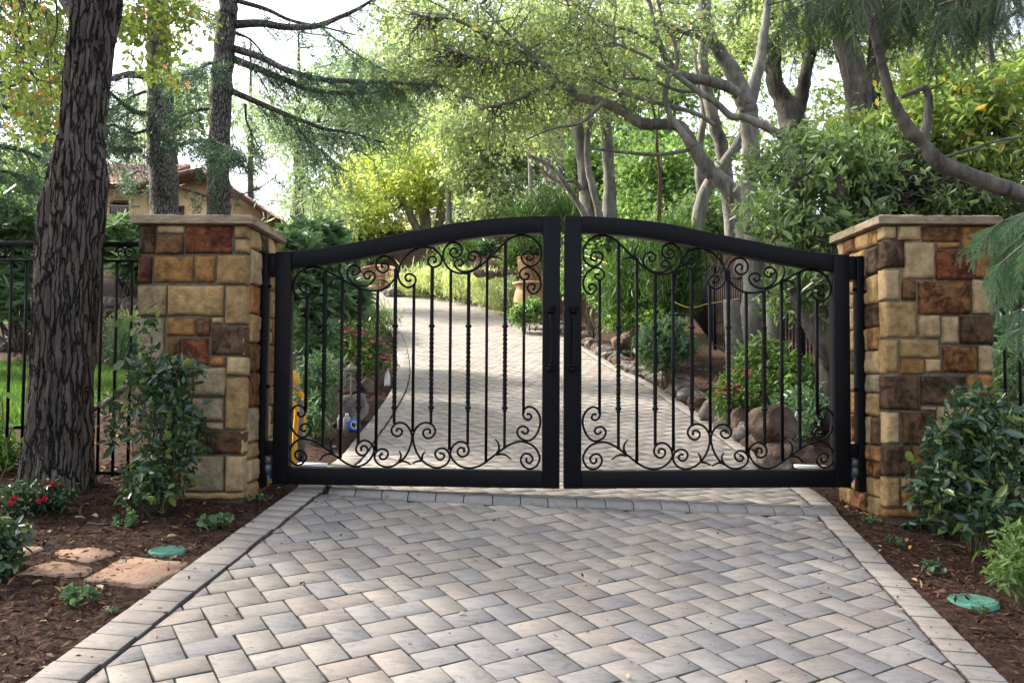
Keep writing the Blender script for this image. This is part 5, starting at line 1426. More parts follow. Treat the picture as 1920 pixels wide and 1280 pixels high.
px_shrub('slope_shrub', 'green bush right of the bare slope above the terracotta pots', 1000, 24, [E(1000,470,24,36,28,.8), E(970,480,24.4,26,22,.6)], 220, 16, .3, .13, .06, MT['lf_green'], nst=12, sr=.02)
px_shrub('slope_shrub', 'small grey-green bush high on the bare slope', 905, 33, [E(905,462,33,22,14,.6)], 60, 16, .3, .16, .06, MT['lf_rhodo'], nst=8, sr=.02)
px_shrub('slope_shrub', 'upright green tuft on the slope left of the ragged cypress', 700, 36, [E(700,486,36,26,14,.7)], 80, 18, .3, .26, .03, MT['lf_green'], kind='quad', upright=.9, nst=8, sr=.02)
px_shrub('pot_shrub', 'leafy plant in front of the lower terracotta pot', 985, 18.6, [E(985,588,18.6,26,14,.4), E(1005,578,18.4,16,18,.3)], 110, 12, .16, .09, .045, MT['lf_green'], nst=8, sr=.008)
px_shrub('pot_shrub', 'yellowish plant left of the lower terracotta pot', 957, 21, [E(957,540,21,10,22,.3)], 40, 12, .16, .09, .04, MT['lf_light'], nst=8, sr=.008)

# foreground shrubs
px_shrub('camellia_shrub', 'tall leafy shrub with small dark glossy leaves against the left stone pillar', 300, 5.4, [E(300,770,5.4,52,110,.2), E(272,700,5.4,30,60,.14), E(325,730,5.35,40,54,.14), E(293,885,5.35,58,54,.2), E(265,920,5.3,42,24,.18), E(277,608,5.4,20,36,.08), E(215,790,5.42,22,60,.1), E(350,820,5.35,26,70,.14), E(345,690,5.35,40,10,.1)], 270, 6, .065, .056, .027, MT['lf_dark'], nst=34, sr=.006, shell=.15)
px_shrub('camellia_shrub', 'spreading shrub with long glossy leaves in front of the right stone pillar', 1830, 4.85, [E(1835,890,5.2,74,74,.22), E(1805,815,5.25,52,56,.18), E(1870,830,5.25,50,90,.2), E(1850,950,5.08,80,42,.22), E(1770,900,5.15,44,60,.16), E(1820,745,5.25,40,24,.12), E(1765,845,5.15,26,40,.1), E(1745,930,5.12,26,26,.12)], 330, 6, .065, .07, .028, MT['lf_dark'], nst=34, sr=.006, shell=.15)
px_shrub('pittosporum_shrub', 'bright green low shrub at the right edge of the foreground bed', 1905, 4.0, [E(1908,1048,4.35,44,34,.14), E(1930,1012,4.35,36,30,.14), E(1888,1076,4.28,24,22,.1)], 95, 9, .06, .05, .015, MT['lf_green'], nst=14, sr=.004)
px_shrub('pittosporum_shrub', 'dark glossy shrub cut off by the left edge of the foreground bed', 5, 4.05, [E(5,1010,4.25,26,44,.12), E(-20,1030,4.22,30,50,.14), E(10,1060,4.22,16,24,.1)], 110, 9, .05, .04, .02, MT['lf_dark'], nst=12, sr=.004)
px_shrub('azalea_shrub', 'low dark-leaved azalea with crimson flowers at the foot of the oak trunk', 60, 5.2, [E(62,935,5.2,60,30,.2), E(30,945,5.15,34,28,.16), E(100,930,5.2,34,22,.14)], 170, 10, .06, .034, .015, MT['lf_darkaz'], nst=14, sr=.005, fl=(MT['redflower'], 42, .036), shell=.5)
px_shrub('bamboo_shrub', 'narrow-leaved green bush behind the right fence', 1895, 6.9, [E(1890,720,6.9,30,80,.25), E(1920,640,7.0,40,60,.25), E(1885,850,6.9,40,60,.25)], 130, 10, .13, .11, .016, MT['lf_rhodo'], nst=14, sr=.006, droop=.4)
px_shrub('strap_plant', 'broad pale green blade leaning in at the left edge in front of the fence', 0, 4.6, [E(2,740,4.6,5,18,.02)], 3, 1, .01, .13, .035, MT['lf_green'], nst=3, sr=.005, cat='plant')

# small seedlings on the mulch
SEED = [(400,990,.085,'ruffled pale green seedling near the left driveway border'), (237,990,.07,'small green seedling beside the black drip hose'), (150,1135,.085,'leggy pale green seedling in front of the pink flagstones'), (207,1152,.03,'tiny green sprout right of the leggy seedling'), (455,940,.05,'small green sprout below the left pillar, nearest the pillar'), (490,942,.045,'small green sprout below the left pillar, nearest the paving'), (1632,982,.05,'small green sprout in front of the right pillar corner'), (1676,1022,.05,'small green sprout left of the loose drip wire'), (1750,1075,.06,'pale seedling midway down the right bed'), (1835,1150,.04,'tiny sprout beside the round green valve lid'), (1722,1000,.09,'dark low leafy sprig in front of the right shrub'), (1785,1010,.10,'upright dark sprig of big leaves beside the right shrub')]
for px, py, s, lab in SEED:
    p = ground_hit(px, py)
    big = 'dark' in lab
    shrub('seedling', lab, p, [(p + [0, 0, s * .6], np.array([s, s, s * .6]))], 13 if not big else 9, 5, s * .3, s * (.42 if not big else .8), s * (.33 if not big else .35), MT['lf_small'] if not big else MT['lf_dark'], cat='plant', group='seedlings in the mulch', nst=7, sr=.002, kind='leaf', shell=.1)
# ------------------------------------------------------------------ ground litter
def bed_pts(n, left, y0, y1, wid):
    Yv = RN.uniform(y0, y1, n); t = RN.random(n) ** .9 * wid + 0.03
    Xv = xL(Yv) - t if left else xR(Yv) + t
    return Xv, Yv
V_all, F_all, nn = [], [], 0
Xc, Yc = [], []
for left, n, y0, y1, w_ in ((True, 15000, 2.9, 6.6, 2.6), (False, 12000, 3.1, 6.6, 2.0), (True, 5000, 6.5, 12, 3.0), (False, 8000, 6.5, 14, 3.5), (True, 3000, 12, 17, 4)):
    a, b = bed_pts(n, left, y0, y1, w_); Xc.append(a); Yc.append(b)
Xc = np.concatenate(Xc); Yc = np.concatenate(Yc)
Zc = terr(Xc, Yc) + RN.uniform(.002, .022, len(Xc))
D = RN.normal(size=(len(Xc), 3)) * [1, 1, .25]
V, F = leaves(np.column_stack([Xc, Yc, Zc]), .034, .010, 2.2, 0, D=D, jit=.5)
g = Geo(); g.add(V, F)
tag(build('bark_chips', g, MT['chip'], loc=(0, 0, 0)), 'dark red-brown bark chips covering the planting beds', kind='stuff')
Xc, Yc = [], []
for left, n, y0, y1, w_ in ((True, 210, 3.0, 6.8, 2.6), (False, 110, 3.2, 6.8, 2.0), (True, 200, 6.6, 12, 3.0), (False, 330, 6.8, 13, 3.5)):
    a, b = bed_pts(n, left, y0, y1, w_); Xc.append(a); Yc.append(b)
a = RN.uniform(-1.5, 2.0, 9); b = RN.uniform(3.2, 5.8, 9); Xc.append(a); Yc.append(b)
Xc = np.concatenate(Xc); Yc = np.concatenate(Yc)
Zc = np.maximum(terr(Xc, Yc), np.where((Xc > xL(Yc)) & (Xc < xR(Yc)), hd(Xc, Yc), -9)) + .014
D = RN.normal(size=(len(Xc), 3)) * [1, 1, .2]
V, F = leaves(np.column_stack([Xc, Yc, Zc]), (.043), .023, 2.5, 0, D=D, kind='leaf', jit=.35)
g = Geo(); g.add(V, F)
tag(build('fallen_leaves', g, MT['litter'], loc=(0, 0, 0)), 'dry tan leaves scattered over the mulch and paving', kind='stuff')
# specks of bark on the paving
n = 420
Yc = RN.uniform(3.0, 6.2, n); u = RN.beta(.45, .45, n); Xc = xL(Yc) + (xR(Yc) - xL(Yc)) * u
Zc = hd(Xc, Yc) + .012 + lift_at(0.5, 3.0)[0]
V, F = leaves(np.column_stack([Xc, Yc, Zc]), .016, .009, 2.5, 0, D=RN.normal(size=(n, 3)) * [1, 1, .2], jit=.5)
g = Geo(); g.add(V, F)
tag(build('paving_debris', g, MT['chip'], loc=(0, 0, 0)), 'small dark crumbs of bark on the paving', kind='stuff')

# ------------------------------------------------------------------ lawn
lp = [ground_hit(*p) for p in [(-120,800),(60,800),(150,778),(190,762),(215,742),(242,712),(222,698),(175,688),(80,682),(-120,684)]]
lp = catmull(np.array(lp), 4)[:, :2]
g = Geo()
c = lp.mean(0); rings = 10; m = len(lp)
V = [(c[0], c[1], gz(*c) + .012)]
for k in range(1, rings + 1):
    for p in lp:
        q = c + (p - c) * k / rings; V.append((q[0], q[1], gz(*q) + .012))
F3 = np.array([(0, 1 + j, 1 + (j + 1) % m) for j in range(m)])
F4 = np.array([(1 + (k-1)*m + j, 1 + k*m + j, 1 + k*m + (j+1) % m, 1 + (k-1)*m + (j+1) % m) for k in range(1, rings) for j in range(m)])
g.add(V, F3); g.f.append(F4)
mlawn = mat_noise('lawn_soil', [(0.3, (0.05, 0.14, 0.02)), (0.7, (0.09, 0.22, 0.03))], 9, 5, .9, .1, .5)
tag(build('lawn', g, mlawn, loc=(0, 0, 0)), 'small bright green lawn behind the left fence', kind='structure')
from mathutils.geometry import intersect_point_quad_2d
def inside(P, poly):
    x, y = P[:, 0], P[:, 1]; r = np.zeros(len(P), bool); m = len(poly); j = m - 1
    for i in range(m):
        xi, yi = poly[i]; xj, yj = poly[j]
        cnd = ((yi > y) != (yj > y)) & (x < (xj - xi) * (y - yi) / (yj - yi + 1e-12) + xi); r ^= cnd; j = i
    return r
mn, mx_ = lp.min(0), lp.max(0)
P = RN.uniform(mn, mx_, (42000, 2)); P = P[inside(P, lp)]
P3 = np.column_stack([P, terr(P[:, 0], P[:, 1]) + .01])
V, F = leaves(P3, .06, .012, .2, 0, D=RN.normal(0, .35, (len(P3), 3)) + [0, 0, 1])
g = Geo(); g.add(V, F)
tag(build('lawn_grass', g, MT['grass'], loc=(0, 0, 0)), 'short mown grass blades of the lawn', kind='stuff')
g = Geo()
edge_pts = [p for p in lp if at(245, 700, 1)[0] > -99][6:26]
g.tube([(p[0], p[1], gz(*p) + .02) for p in edge_pts], .025, 6)
tag(build('lawn_edging', g, MT['rock'], smooth=True), 'pale curving edging strip round the lawn', 'edging')

# ------------------------------------------------------------------ rocks
def rock_geo(c, s, seed, sub=3, facets=9):
    rr = random.Random(seed)
    bm = bmesh.new(); bmesh.ops.create_icosphere(bm, subdivisions=sub, radius=1)
    pl = [(unit([rr.gauss(0, 1), rr.gauss(0, 1), rr.gauss(0, 1)]), rr.uniform(.55, .88)) for _ in range(facets)]
    V = []
    for v in bm.verts:
        p = np.array(v.co)
        for n_, h in pl:
            d = np.dot(p, n_) - h
            if d > 0: p = p - n_ * d * .85
        q = Vector(p) * 1.5 + Vector((seed * 3.1, 0, 0))
        p = p * (1 + .18 * noise.noise(q) + .10 * noise.noise(q * 2.4) + .07 * noise.noise(q * 5.5))
        V.append(p)
    V = np.array(V) * np.array(s)
    a = rr.uniform(0, 6.28); ca, sa = math.cos(a), math.sin(a)
    V = V @ np.array([[ca, -sa, 0], [sa, ca, 0], [0, 0, 1]]).T
    F = np.array([[v.index for v in f.verts] for f in bm.faces]); bm.free()
    return V + np.asarray(c), F

def rock(name, label, c, s, seed, cat='rock', group=None, mat='rock', sub=3):
    V, F = rock_geo(c, s, seed, sub)
    g = Geo(); g.add(V, F)
    return tag(build(name, g, MT[mat], smooth=True, loc=(c[0], c[1], c[2] - s[2] * .5)), label, cat, group)

def rock_px(name, label, x0, y0, x1, y1, Y, seed, mat='rock', dep=None, group=None, cat='boulder', ground=True):
    if ground: Y = ground_hit((x0 + x1) / 2, y1 - 3)[1] + .1
    c = at((x0 + x1) / 2, (y0 + y1) / 2, Y); k = Y / FPX
    w, h = (x1 - x0) / 2 * k, (y1 - y0) / 2 * k
    return rock(name, label, c, (w * 1.15, (dep or w) * 1.1, h * 1.2), seed, cat, group, mat, 4)
rock_px('boulder', 'large flat-topped brown boulder, topmost on the right bank beside the gate', 1403, 762, 1490, 832, 7.75, 3, 'rock_brown', ground=False)
rock_px('boulder', 'broad grey boulder lying under the flat-topped brown boulder', 1418, 818, 1512, 892, 7.6, 5, 'rock_brown')
rock_px('boulder', 'pale grey rock at the foot of the boulder pile next to the paving', 1425, 840, 1482, 905, 7.25, 8)
rock_px('boulder', 'rust-stained rock left of the boulder pile', 1366, 772, 1410, 830, 8.2, 12, 'rock_brown')
rock_px('boulder', 'cracked grey rock in front of the rust-stained rock', 1378, 792, 1428, 838, 7.8, 14)
rock_px('boulder', 'dark rounded boulder shaded behind the boulder pile', 1460, 830, 1530, 890, 8.0, 17, 'rock_brown')
rock_px('boulder', 'squarish brown boulder beside the paving below the junipers', 1144, 620, 1200, 672, 12.4, 21, 'rock_brown')
rock_px('boulder', 'tall grey rock on the driveway edge left of the terracotta pots', 938, 518, 986, 568, 20.6, 25)
rock_px('boulder', 'big grey boulder with pale lichen beside the left paving edge', 640, 735, 688, 800, 8.5, 31)
rock_px('boulder', 'flat brown rock behind the lichen boulder', 628, 712, 676, 742, 9.4, 33, 'rock_brown')
rock_px('boulder', 'small brown rock beside the flat brown rock', 672, 714, 702, 742, 9.6, 36, 'rock_brown')
rock_px('boulder', 'pale rock at the far driveway bend beside the stair wall', 722, 540, 762, 562, 29.5, 39)
rock_px('boulder', 'dark grey retaining rock above the lawn, seen left of the pillar', 195, 556, 232, 582, 15.4, 41)
rock_px('boulder', 'squat retaining rock touching the left pillar edge', 228, 560, 262, 590, 15.2, 43)
rock_px('boulder', 'low reddish retaining rock under the dark retaining rock', 200, 578, 240, 598, 15.0, 45, 'rock_brown')
rock_px('boulder', 'grey retaining rock above the lawn at the left edge', -10, 634, 22, 660, 13.6, 47)
rock_px('boulder', 'long brown retaining rock above the lawn left of the oak', 14, 626, 62, 650, 13.9, 49, 'rock_brown')
# edging rocks along the right side of the paving
Ye = []; y = 7.95
while y < 30.5:
    Ye.append(y); tg = tang(xR, y); y += R.uniform(.34, .52) * (0.75 + .02 * y) * tg[1]
ORD = ['first','second','third','fourth','fifth','sixth','seventh','eighth','ninth','tenth','eleventh','twelfth','thirteenth','fourteenth','fifteenth','sixteenth','seventeenth','eighteenth','nineteenth','twentieth']
for k, y in enumerate(Ye):
    tg = tang(xR, y); s = R.uniform(.13, .21) * (1 + .012 * y)
    off = s * .55 + R.uniform(.02, .07)
    x = float(xR(y)) + tg[1] * off; yy = y - tg[0] * off
    z = float(hd(float(xR(y)), y))
    hgt = s * R.uniform(.6, .95)
    m = R.choice(['rock', 'rock', 'rock_brown'])
    lab = ('%s edging rock on the right paving edge, %s uphill from the boulder pile' % ('brownish' if m == 'rock_brown' else 'grey', ORD[k])) if k < 20 else 'small rock in the row edging the outside of the far driveway bend'
    rock('edging_rock', lab, (x, yy, z + hgt * .25), (s * R.uniform(.9, 1.25), s * R.uniform(.8, 1.1), hgt), 100 + k, 'rock', 'rocks edging the right side of the driveway', m, 4 if k < 20 else 3)
# stones round the upper pot terrace
for k, (px, py, w_) in enumerate([(900,512,13),(918,515,12),(938,512,14),(958,516,12),(975,520,12),(990,522,12)]):
    c = at(px, py, 23.5); s = w_ * 23.5 / FPX
    rock('terrace_rock', 'reddish rock in the low terrace row left of the upper terracotta pot', c, (s, s, s * .7), 300 + k, 'rock', 'reddish rocks in the terrace row by the pots', 'rock_brown')

# ------------------------------------------------------------------ flagstones, lids, hose
FS = [([(88,1048),(112,1035),(178,1032),(215,1046),(166,1062)], 'long tan flagstone behind the triangular one'), ([(26,1081),(80,1053),(172,1073),(158,1084)], 'wedge-shaped tan flagstone in the front of the left bed'),
      ([(158,1092),(232,1047),(352,1062),(330,1080),(275,1104)], 'large pinkish flagstone nearest the left driveway border'), ([(-30,1050),(22,1031),(84,1034),(20,1062),(-30,1070)], 'tan flagstone cut off by the left edge of the view')]
for pts, lab in FS:
    P = [ground_hit(*p) for p in pts]
    Q = []
    for k in range(len(P)):
        a, b = P[k], P[(k + 1) % len(P)]
        for t in np.linspace(0, 1, 7)[:-1]:
            q = a + (b - a) * t; q[:2] += RN.normal(0, .006, 2); Q.append(q)
    Q = np.array(Q); c = Q.mean(0); n = len(Q)
    g = Geo(); zt = .022
    ins = c + (Q - c) * .97
    top = np.column_stack([ins[:, :2], hd(ins[:, 0], ins[:, 1]) - hd(c[0], c[1]) + c[2] + zt]); mid = np.column_stack([Q[:, :2], top[:, 2] - .008]); bot = mid - [0, 0, .06]
    k = np.arange(n); k2 = (k + 1) % n
    g.add(np.vstack([top, mid, bot]), np.stack([k + n, k2 + n, k2, k], -1)); g.f.append(np.stack([k + 2*n, k2 + 2*n, k2 + n, k + n], -1)); g.f.append(np.array([list(range(n))]))
    tag(build('flagstone', g, MT['flag']), lab, 'flagstone', 'flagstones in the left bed')
for (px, py, rw, lab) in ((313, 1036, 33, 'round green plastic valve lid half buried in the left bed'), (1822, 1130, 46, 'round green plastic valve lid in the right bed')):
    p = ground_hit(px, py); rr_ = rw * p[1] / FPX
    root = thing('valve_lid', lab, 'valve lid', p)
    g = Geo(); g.lathe([(.0, .02), (rr_ * .93, .02), (rr_, .012), (rr_, -.04)], p, 32)
    build('lid', g, MT['lid'], root)
    g = Geo()
    for a in range(-9, 10):
        for b in range(-9, 10):
            x, y = a * rr_ / 10, b * rr_ / 10
            if x * x + y * y < (rr_ * .85) ** 2: g.box(p[0] + x - rr_ * .03, p[0] + x + rr_ * .03, p[1] + y - rr_ * .03, p[1] + y + rr_ * .03, p[2] + .0195, p[2] + .024)
    go = build('tread_pattern', g, MT['lid'], root); go['kind'] = 'stuff'
def ground_tube(name, label, pxs, r, mat, lift=0.01, cat='hose'):
    P = [ground_hit(*p) + np.array([0, 0, lift]) for p in pxs]
    g = Geo(); g.tube(catmull(P, 8), r, 6)
    return tag(build(name, g, mat, smooth=True), label, cat)
ground_tube('drip_hose', 'black drip hose looping out of the mulch by the left shrub', [(222,978),(205,985),(180,986),(160,980),(150,968),(152,955)], .007, MT['hose'])
ground_tube('drip_hose', 'black drip hose curving behind the oak foot', [(196,890),(182,905),(177,922),(180,940)], .006, MT['hose'])
ground_tube('drip_wire', 'thin grey drip wire on the right bed', [(1752,1024),(1775,1022),(1800,1025),(1825,1038)], .003, MT['rail_grey'], cat='wire')
ground_tube('twig', 'thin bare twig lying on the mulch in front of the right shrub', [(1738,1014),(1745,1022),(1752,1028)], .003, MT['bark_limb'], cat='twig')

# ------------------------------------------------------------------ iron fences
def fence(label, p0, p1, ztop, zmid, zbot, spacing, ornaments=True, posts=(0, 1), mid=True, fr=1.0):
    p0 = np.array(p0, float); p1 = np.array(p1, float); d = p1 - p0; ln = np.linalg.norm(d[:2]); u = np.array([d[0], d[1], 0]) / ln; n = np.array([-u[1], u[0], 0])
    root = thing('iron_fence', label, 'fence', (*p0[:2], p0[2] + zbot))
    sl = d[2] / ln
    ax = unit([u[0], u[1], sl])
    def rail(z, h, w):
        g = Geo(); c = (p0 + p1) / 2 + np.array([0, 0, z]); g.obox(c, ax, n, (0, 0, 1), np.linalg.norm(d) / 2, w, h); build('rail', g, MT['iron'], root, bevel=.003)
    rail(ztop, .017, .022)
    if mid: rail(zmid, .009, .014)
    rail(zbot, .012, .014)
    k = spacing * .5
    while k < ln:
        c = p0 + u * k; z = c[2] + sl * 0 + d[2] * 0
        zz = p0[2] + sl * k
        g = Geo(); t0 = zbot - .03; t1 = (zmid if mid else ztop)
        g.box(c[0] - .008, c[0] + .008, c[1] - .008, c[1] + .008, zz + t0, zz + t1); build('picket', g, MT['iron'], root)
        k += spacing
    for t in posts:
        c = p0 + u * ln * t; zz = p0[2] + sl * ln * t
        g = Geo(); g.box(c[0] - .026, c[0] + .026, c[1] - .026, c[1] + .026, zz + zbot - .25, zz + ztop + .03); build('post', g, MT['iron'], root, bevel=.003)
    if ornaments:
        k = spacing
        while k < ln - spacing:
            for s in (-1, 1):
                zz = p0[2] + sl * k; c = p0 + u * (k + s * .028); zc = (ztop + zmid) / 2
                a = np.linspace(0, 2 * math.pi * 1.35, 24); rr_ = np.linspace(.045, .012, 24)
                P = [c + u * (s * rr_[i] * math.cos(a[i])) + np.array([0, 0, zz - p0[2] + zc + rr_[i] * math.sin(a[i])]) for i in range(24)]
                P = [np.array([q[0], q[1], p0[2] + (q[2] - p0[2])]) for q in P]
                g = Geo(); g.tube(P, .0055, 6); build('scroll', g, MT['iron'], root, smooth=True)
            k += spacing * 2
YF = 6.12
zz = lambda py, px=150: at(px, py, YF)[2]
fence('black iron fence with scrolls behind the oak trunk, left of the left pillar', (at(-250, 600, YF)[0], YF, 0), (PLX[0] - .0, YF, 0), zz(458), zz(489), zz(886), .1085, posts=())
zr_ = lambda py: at(1900, py, YF)[2]
fence('black iron fence attached to the right side of the right pillar', (PRX[1] + .05, YF, 0), (at(2150, 600, YF)[0], YF, 0), zr_(514), zr_(541), zr_(905), .1085, posts=(0.0,))
fa = at(1296, 474, 18.5); fb = at(1340, 490, 14.7)
zA = gz(fa[0], 18.5); zB = gz(fb[0], 14.7)
fence('far run of the black boundary fence going uphill behind the junipers', (fa[0], 18.5, zA), (fb[0], 14.7, zB), 1.45, 1.3, .08, .11, ornaments=False, posts=(0,))
fc = at(1640, 560, 9.2)
fence('nearer run of the black boundary fence along the right bank behind the trunks', (fb[0], 14.7, zB), (fc[0], 9.2, gz(fc[0], 9.2)), 1.45, 1.3, .08, .11, ornaments=False, posts=(0, .33, .66, 1))

# yellow string between the bank and fence
P = [at(1092, 478, 15.5), at(1112, 484, 15), at(1160, 503, 14), at(1220, 538, 13), at(1285, 575, 12.2), at(1330, 569, 12.8), at(1385, 560, 13.2)]
g = Geo(); g.tube(catmull(P, 6), .009, 5)
tag(build('yellow_rope', g, MT['rope'], smooth=True), 'thin yellow rope strung across the right bank in front of the junipers', 'rope')

# ------------------------------------------------------------------ pots
def pot(label, px, pbase, ptop, rw, Y, prof):
    c = at(px, pbase, Y); h = (pbase - ptop) * Y / FPX; r_ = rw * Y / FPX
    root = thing('terracotta_pot', label, 'pot', c)
    n = 8; body = prof[:n]
    g = Geo(); g.lathe([(a * r_, b * h) for a, b in prof], c, 28); build('body', g, MT['terra'], root, smooth=True)
    a, b = prof[-4] if False else (max(p[0] for p in prof[-7:]), 1.0)
    g = Geo(); P = [(c[0] + r_ * a * math.cos(t), c[1] + r_ * a * math.sin(t), c[2] + h * .985) for t in np.linspace(0, 2 * math.pi, 33)]
    g.tube(P, h * .035, 8, ends=False); build('rim', g, MT['terra'], root, smooth=True)
pot('upper terracotta urn on the terrace beside the gate stile', 992, 535, 483, 24, 22.5, [(.02, 0), (.55, 0), (.68, .15), (.82, .45), (.9, .75), (.93, .97), (.8, .97), (.72, .5), (.02, .4)])
pot('lower terracotta jar with a wide belly beside the gate stile', 993, 604, 531, 33, 19.5, [(.02, 0), (.5, 0), (.66, .12), (.86, .38), (.92, .58), (.84, .78), (.76, .88), (.92, .98), (.78, .98), (.66, .85), (.7, .5), (.02, .4)])

# ------------------------------------------------------------------ path lights
def path_light(label, px, ptop, pbase, rw, Y):
    t = at(px, ptop, Y); r_ = rw * Y / FPX
    b = t.copy(); b[2] = min(gz(t[0], Y), at(px, pbase, Y)[2] + .03)
    root = thing('path_light', label, 'path light', b)
    g = Geo(); g.lathe([(.013, -.05), (.013, t[2] - b[2] - .04)], b, 10); build('stake', g, MT['lamp'], root, smooth=True)
    g = Geo(); hh = r_ * .95
    g.lathe([(.004, 0), (r_ * .3, -.01), (r_ * .42, -hh * .3), (r_ * .75, -hh * .62), (r_, -hh), (r_ * .92, -hh * .98), (r_ * .3, -hh * .4), (.004, -hh * .3)], t, 20); build('shade', g, MT['lamp'], root, smooth=True)
    g = Geo(); g.lathe([(.002, .03), (.012, .025), (.014, 0), (.01, -.01)], t, 10); build('finial', g, MT['lamp'], root, smooth=True)
path_light('copper mushroom path light near the lichen boulder', 659, 681, 745, 14, ground_hit(659, 745)[1])
path_light('small copper path light at the driveway bend', 696, 560, 600, 7, min(21, ground_hit(696, 604)[1]))

# ------------------------------------------------------------------ things left on the bed
p = ground_hit(726, 724)
root = thing('spray_bottle', 'white spray bottle with red trigger standing beside the left paving edge', 'spray bottle', p)
k = p[1] / FPX; h = 40 * k; r_ = 5.5 * k
g = Geo(); g.lathe([(.001, 0), (r_, 0), (r_ * 1.02, h * .1), (r_ * .98, h * .45), (r_ * .7, h * .62), (r_ * .38, h * .72), (.001, h * .72)], p, 18); build('bottle', g, MT['white'], root, smooth=True)
g = Geo(); c = p + [0, 0, h * .86]; g.obox(c + [-r_ * .25, 0, h * .06], (1, 0, 0), (0, 1, 0), (0, 0, 1), r_ * .95, r_ * .38, h * .05); g.obox(c + [0, 0, -h * .07], (1, 0, 0), (0, 1, 0), (0, 0, 1), r_ * .4, r_ * .4, h * .08); build('nozzle', g, MT['white'], root, bevel=.003)
g = Geo(); g.obox(c + [-r_ * .85, 0, -h * .05], (.3, 0, 1), (0, 1, 0), (1, 0, -.3), h * .075, r_ * .25, r_ * .14); build('trigger', g, MT['red'], root)
def bottle(label, px, py, hpx, wpx, mat, Y=None):
    p = ground_hit(px, py); k = p[1] / FPX; h = hpx * k; r_ = wpx * k
    root = thing('bottle', label, 'bottle', p)
    g = Geo(); g.lathe([(.001, 0), (r_, 0), (r_, h * .68), (r_ * .85, h * .76), (r_ * .42, h * .84), (r_ * .42, h * .88)], p, 18); build('bottle_body', g, mat, root, smooth=True)
    g = Geo(); g.lathe([(r_ * .5, h * .87), (r_ * .45, h * .93), (r_ * .2, h), (.001, h)], p, 14); build('cap', g, MT['white'], root, smooth=True)
    return root, p, r_, h
bottle('pale caulk bottle at the back left of the pair by the lichen boulder', 637, 806, 30, 5, MT['greywhite'])
ro, p, r_, h = bottle('pale plastic bottle with a printed label beside the blue tape roll', 650, 809, 35, 7, MT['greywhite'])
g = Geo(); g.obox(p + [r_ * .3, -r_ * .96, h * .48], (1, .3, 0), (-.3, 1, 0), (0, 0, 1), r_ * .2, .002, h * .03); build('label_mark', g, MT['red'], ro)
p = ground_hit(633, 800); k = p[1] / FPX
g = Geo(); g.lathe([(.001, -.04), (.028, -.04), (.034, .04), (.02, .06), (.001, .06)], p + [0, 0, .03], 14, axis=(-.7, -.3, -.25))
tag(build('cap', g, MT['rubber'], smooth=True), 'crumpled black cap lying left of the pale bottles', 'cap')
p = ground_hit(663, 809); k = p[1] / FPX; r_ = 12 * k
root = thing('tape_roll', 'roll of bright blue masking tape leaning near the lichen boulder', 'tape roll', p)
ax = unit([.55, -1, .35]); c = p + np.array([0, 0, r_ * .95])
g = Geo(); w_ = r_ * .45
g.lathe([(r_ * .62, -w_), (r_, -w_), (r_, w_), (r_ * .62, w_)], c, 28, axis=ax); build('tape', g, MT['blue'], root, smooth=False)
g = Geo(); g.lathe([(r_ * .6, -w_ * .98), (r_ * .615, -w_ * 1.02), (r_ * .615, w_ * 1.02), (r_ * .5, w_ * 1.02), (r_ * .5, -w_ * .98), (r_ * .6, -w_ * .98)], c, 24, axis=ax); build('core', g, MT['white'], root)
# paint roller
p0 = ground_hit(568, 807) + [0, 0, .05]; p1 = ground_hit(601, 803) + [0, 0, .05]; p2 = ground_hit(617, 805) + [0, 0, .045]
root = thing('mallet', 'yellow-handled mallet with a white head lying on the bed by the hand truck', 'mallet', ground_hit(601, 806))
g = Geo(); g.tube([p0, (p0 + p1) / 2, p1], .009, 8); build('handle', g, MT['yellow'], root, smooth=True)
a = unit(p2 - p1)
g = Geo(); g.lathe([(.001, -.03), (.036, -.028), (.038, 0), (.034, .02), (.001, .02)], p1, 16, axis=a); build('mallet_head', g, MT['rubber'], root, smooth=True)
g = Geo(); g.lathe([(.03, .02), (.033, .04), (.032, .09), (.02, .1), (.001, .1)], p1, 16, axis=a); build('face_cap', g, MT['white'], root, smooth=True)
# plastic bag
p = ground_hit(612, 728)
c = at(614, 714, 9.0)
V, F = rock_geo(c, (.1, .08, .05), 61, 3, 14)
g = Geo(); g.add(V, F); tag(build('plastic_bag', g, MT['white'], smooth=False), 'crumpled white plastic scrap among the leaves behind the hand truck', 'plastic bag')
c = at(640, 707, 9.8); p = c.copy(); p[2] = gz(c[0], 9.8)
g = Geo(); g.lathe([(.001, 0), (.03, 0), (.03, .12), (.012, .15), (.001, .15)], (c[0] + .01, c[1], c[2] - .08), 12); tag(build('pale_bottle', g, MT['greywhite'], smooth=True), 'small pale bottle standing behind the copper mushroom light', 'bottle')
# hand truck
Yh = 7.0
b = at(555, 880, Yh); b[2] = gz(b[0], Yh)
root = thing('hand_truck', 'yellow tubular hand truck standing behind the left gate leaf', 'hand truck', b)
def yt(pts, r_, name='frame', m='yellow', Y=Yh, Y1=None):
    g = Geo(); g.tube(catmull(pxl(pts, Y, Y1), 6), r_, 10); build(name, g, MT[m], root, smooth=True)
yt([(549,884),(552,830),(556,780),(556,765),(548,755),(530,745),(512,738)], .021)
yt([(563,850),(568,800),(571,760),(568,742),(556,732),(540,722),(520,712)], .019, Y=Yh + .18)
g = Geo(); q = [at(559, 870, Yh + .08), at(570, 870, Yh + .2), at(574, 750, Yh + .2), at(558, 750, Yh + .08)]
g.add(np.array(q + [v + np.array([0, .012, 0]) for v in q]), np.array([(0,1,2,3),(7,6,5,4),(0,4,5,1),(1,5,6,2),(2,6,7,3),(3,7,4,0)])); build('back_plate', g, MT['steel'], root)
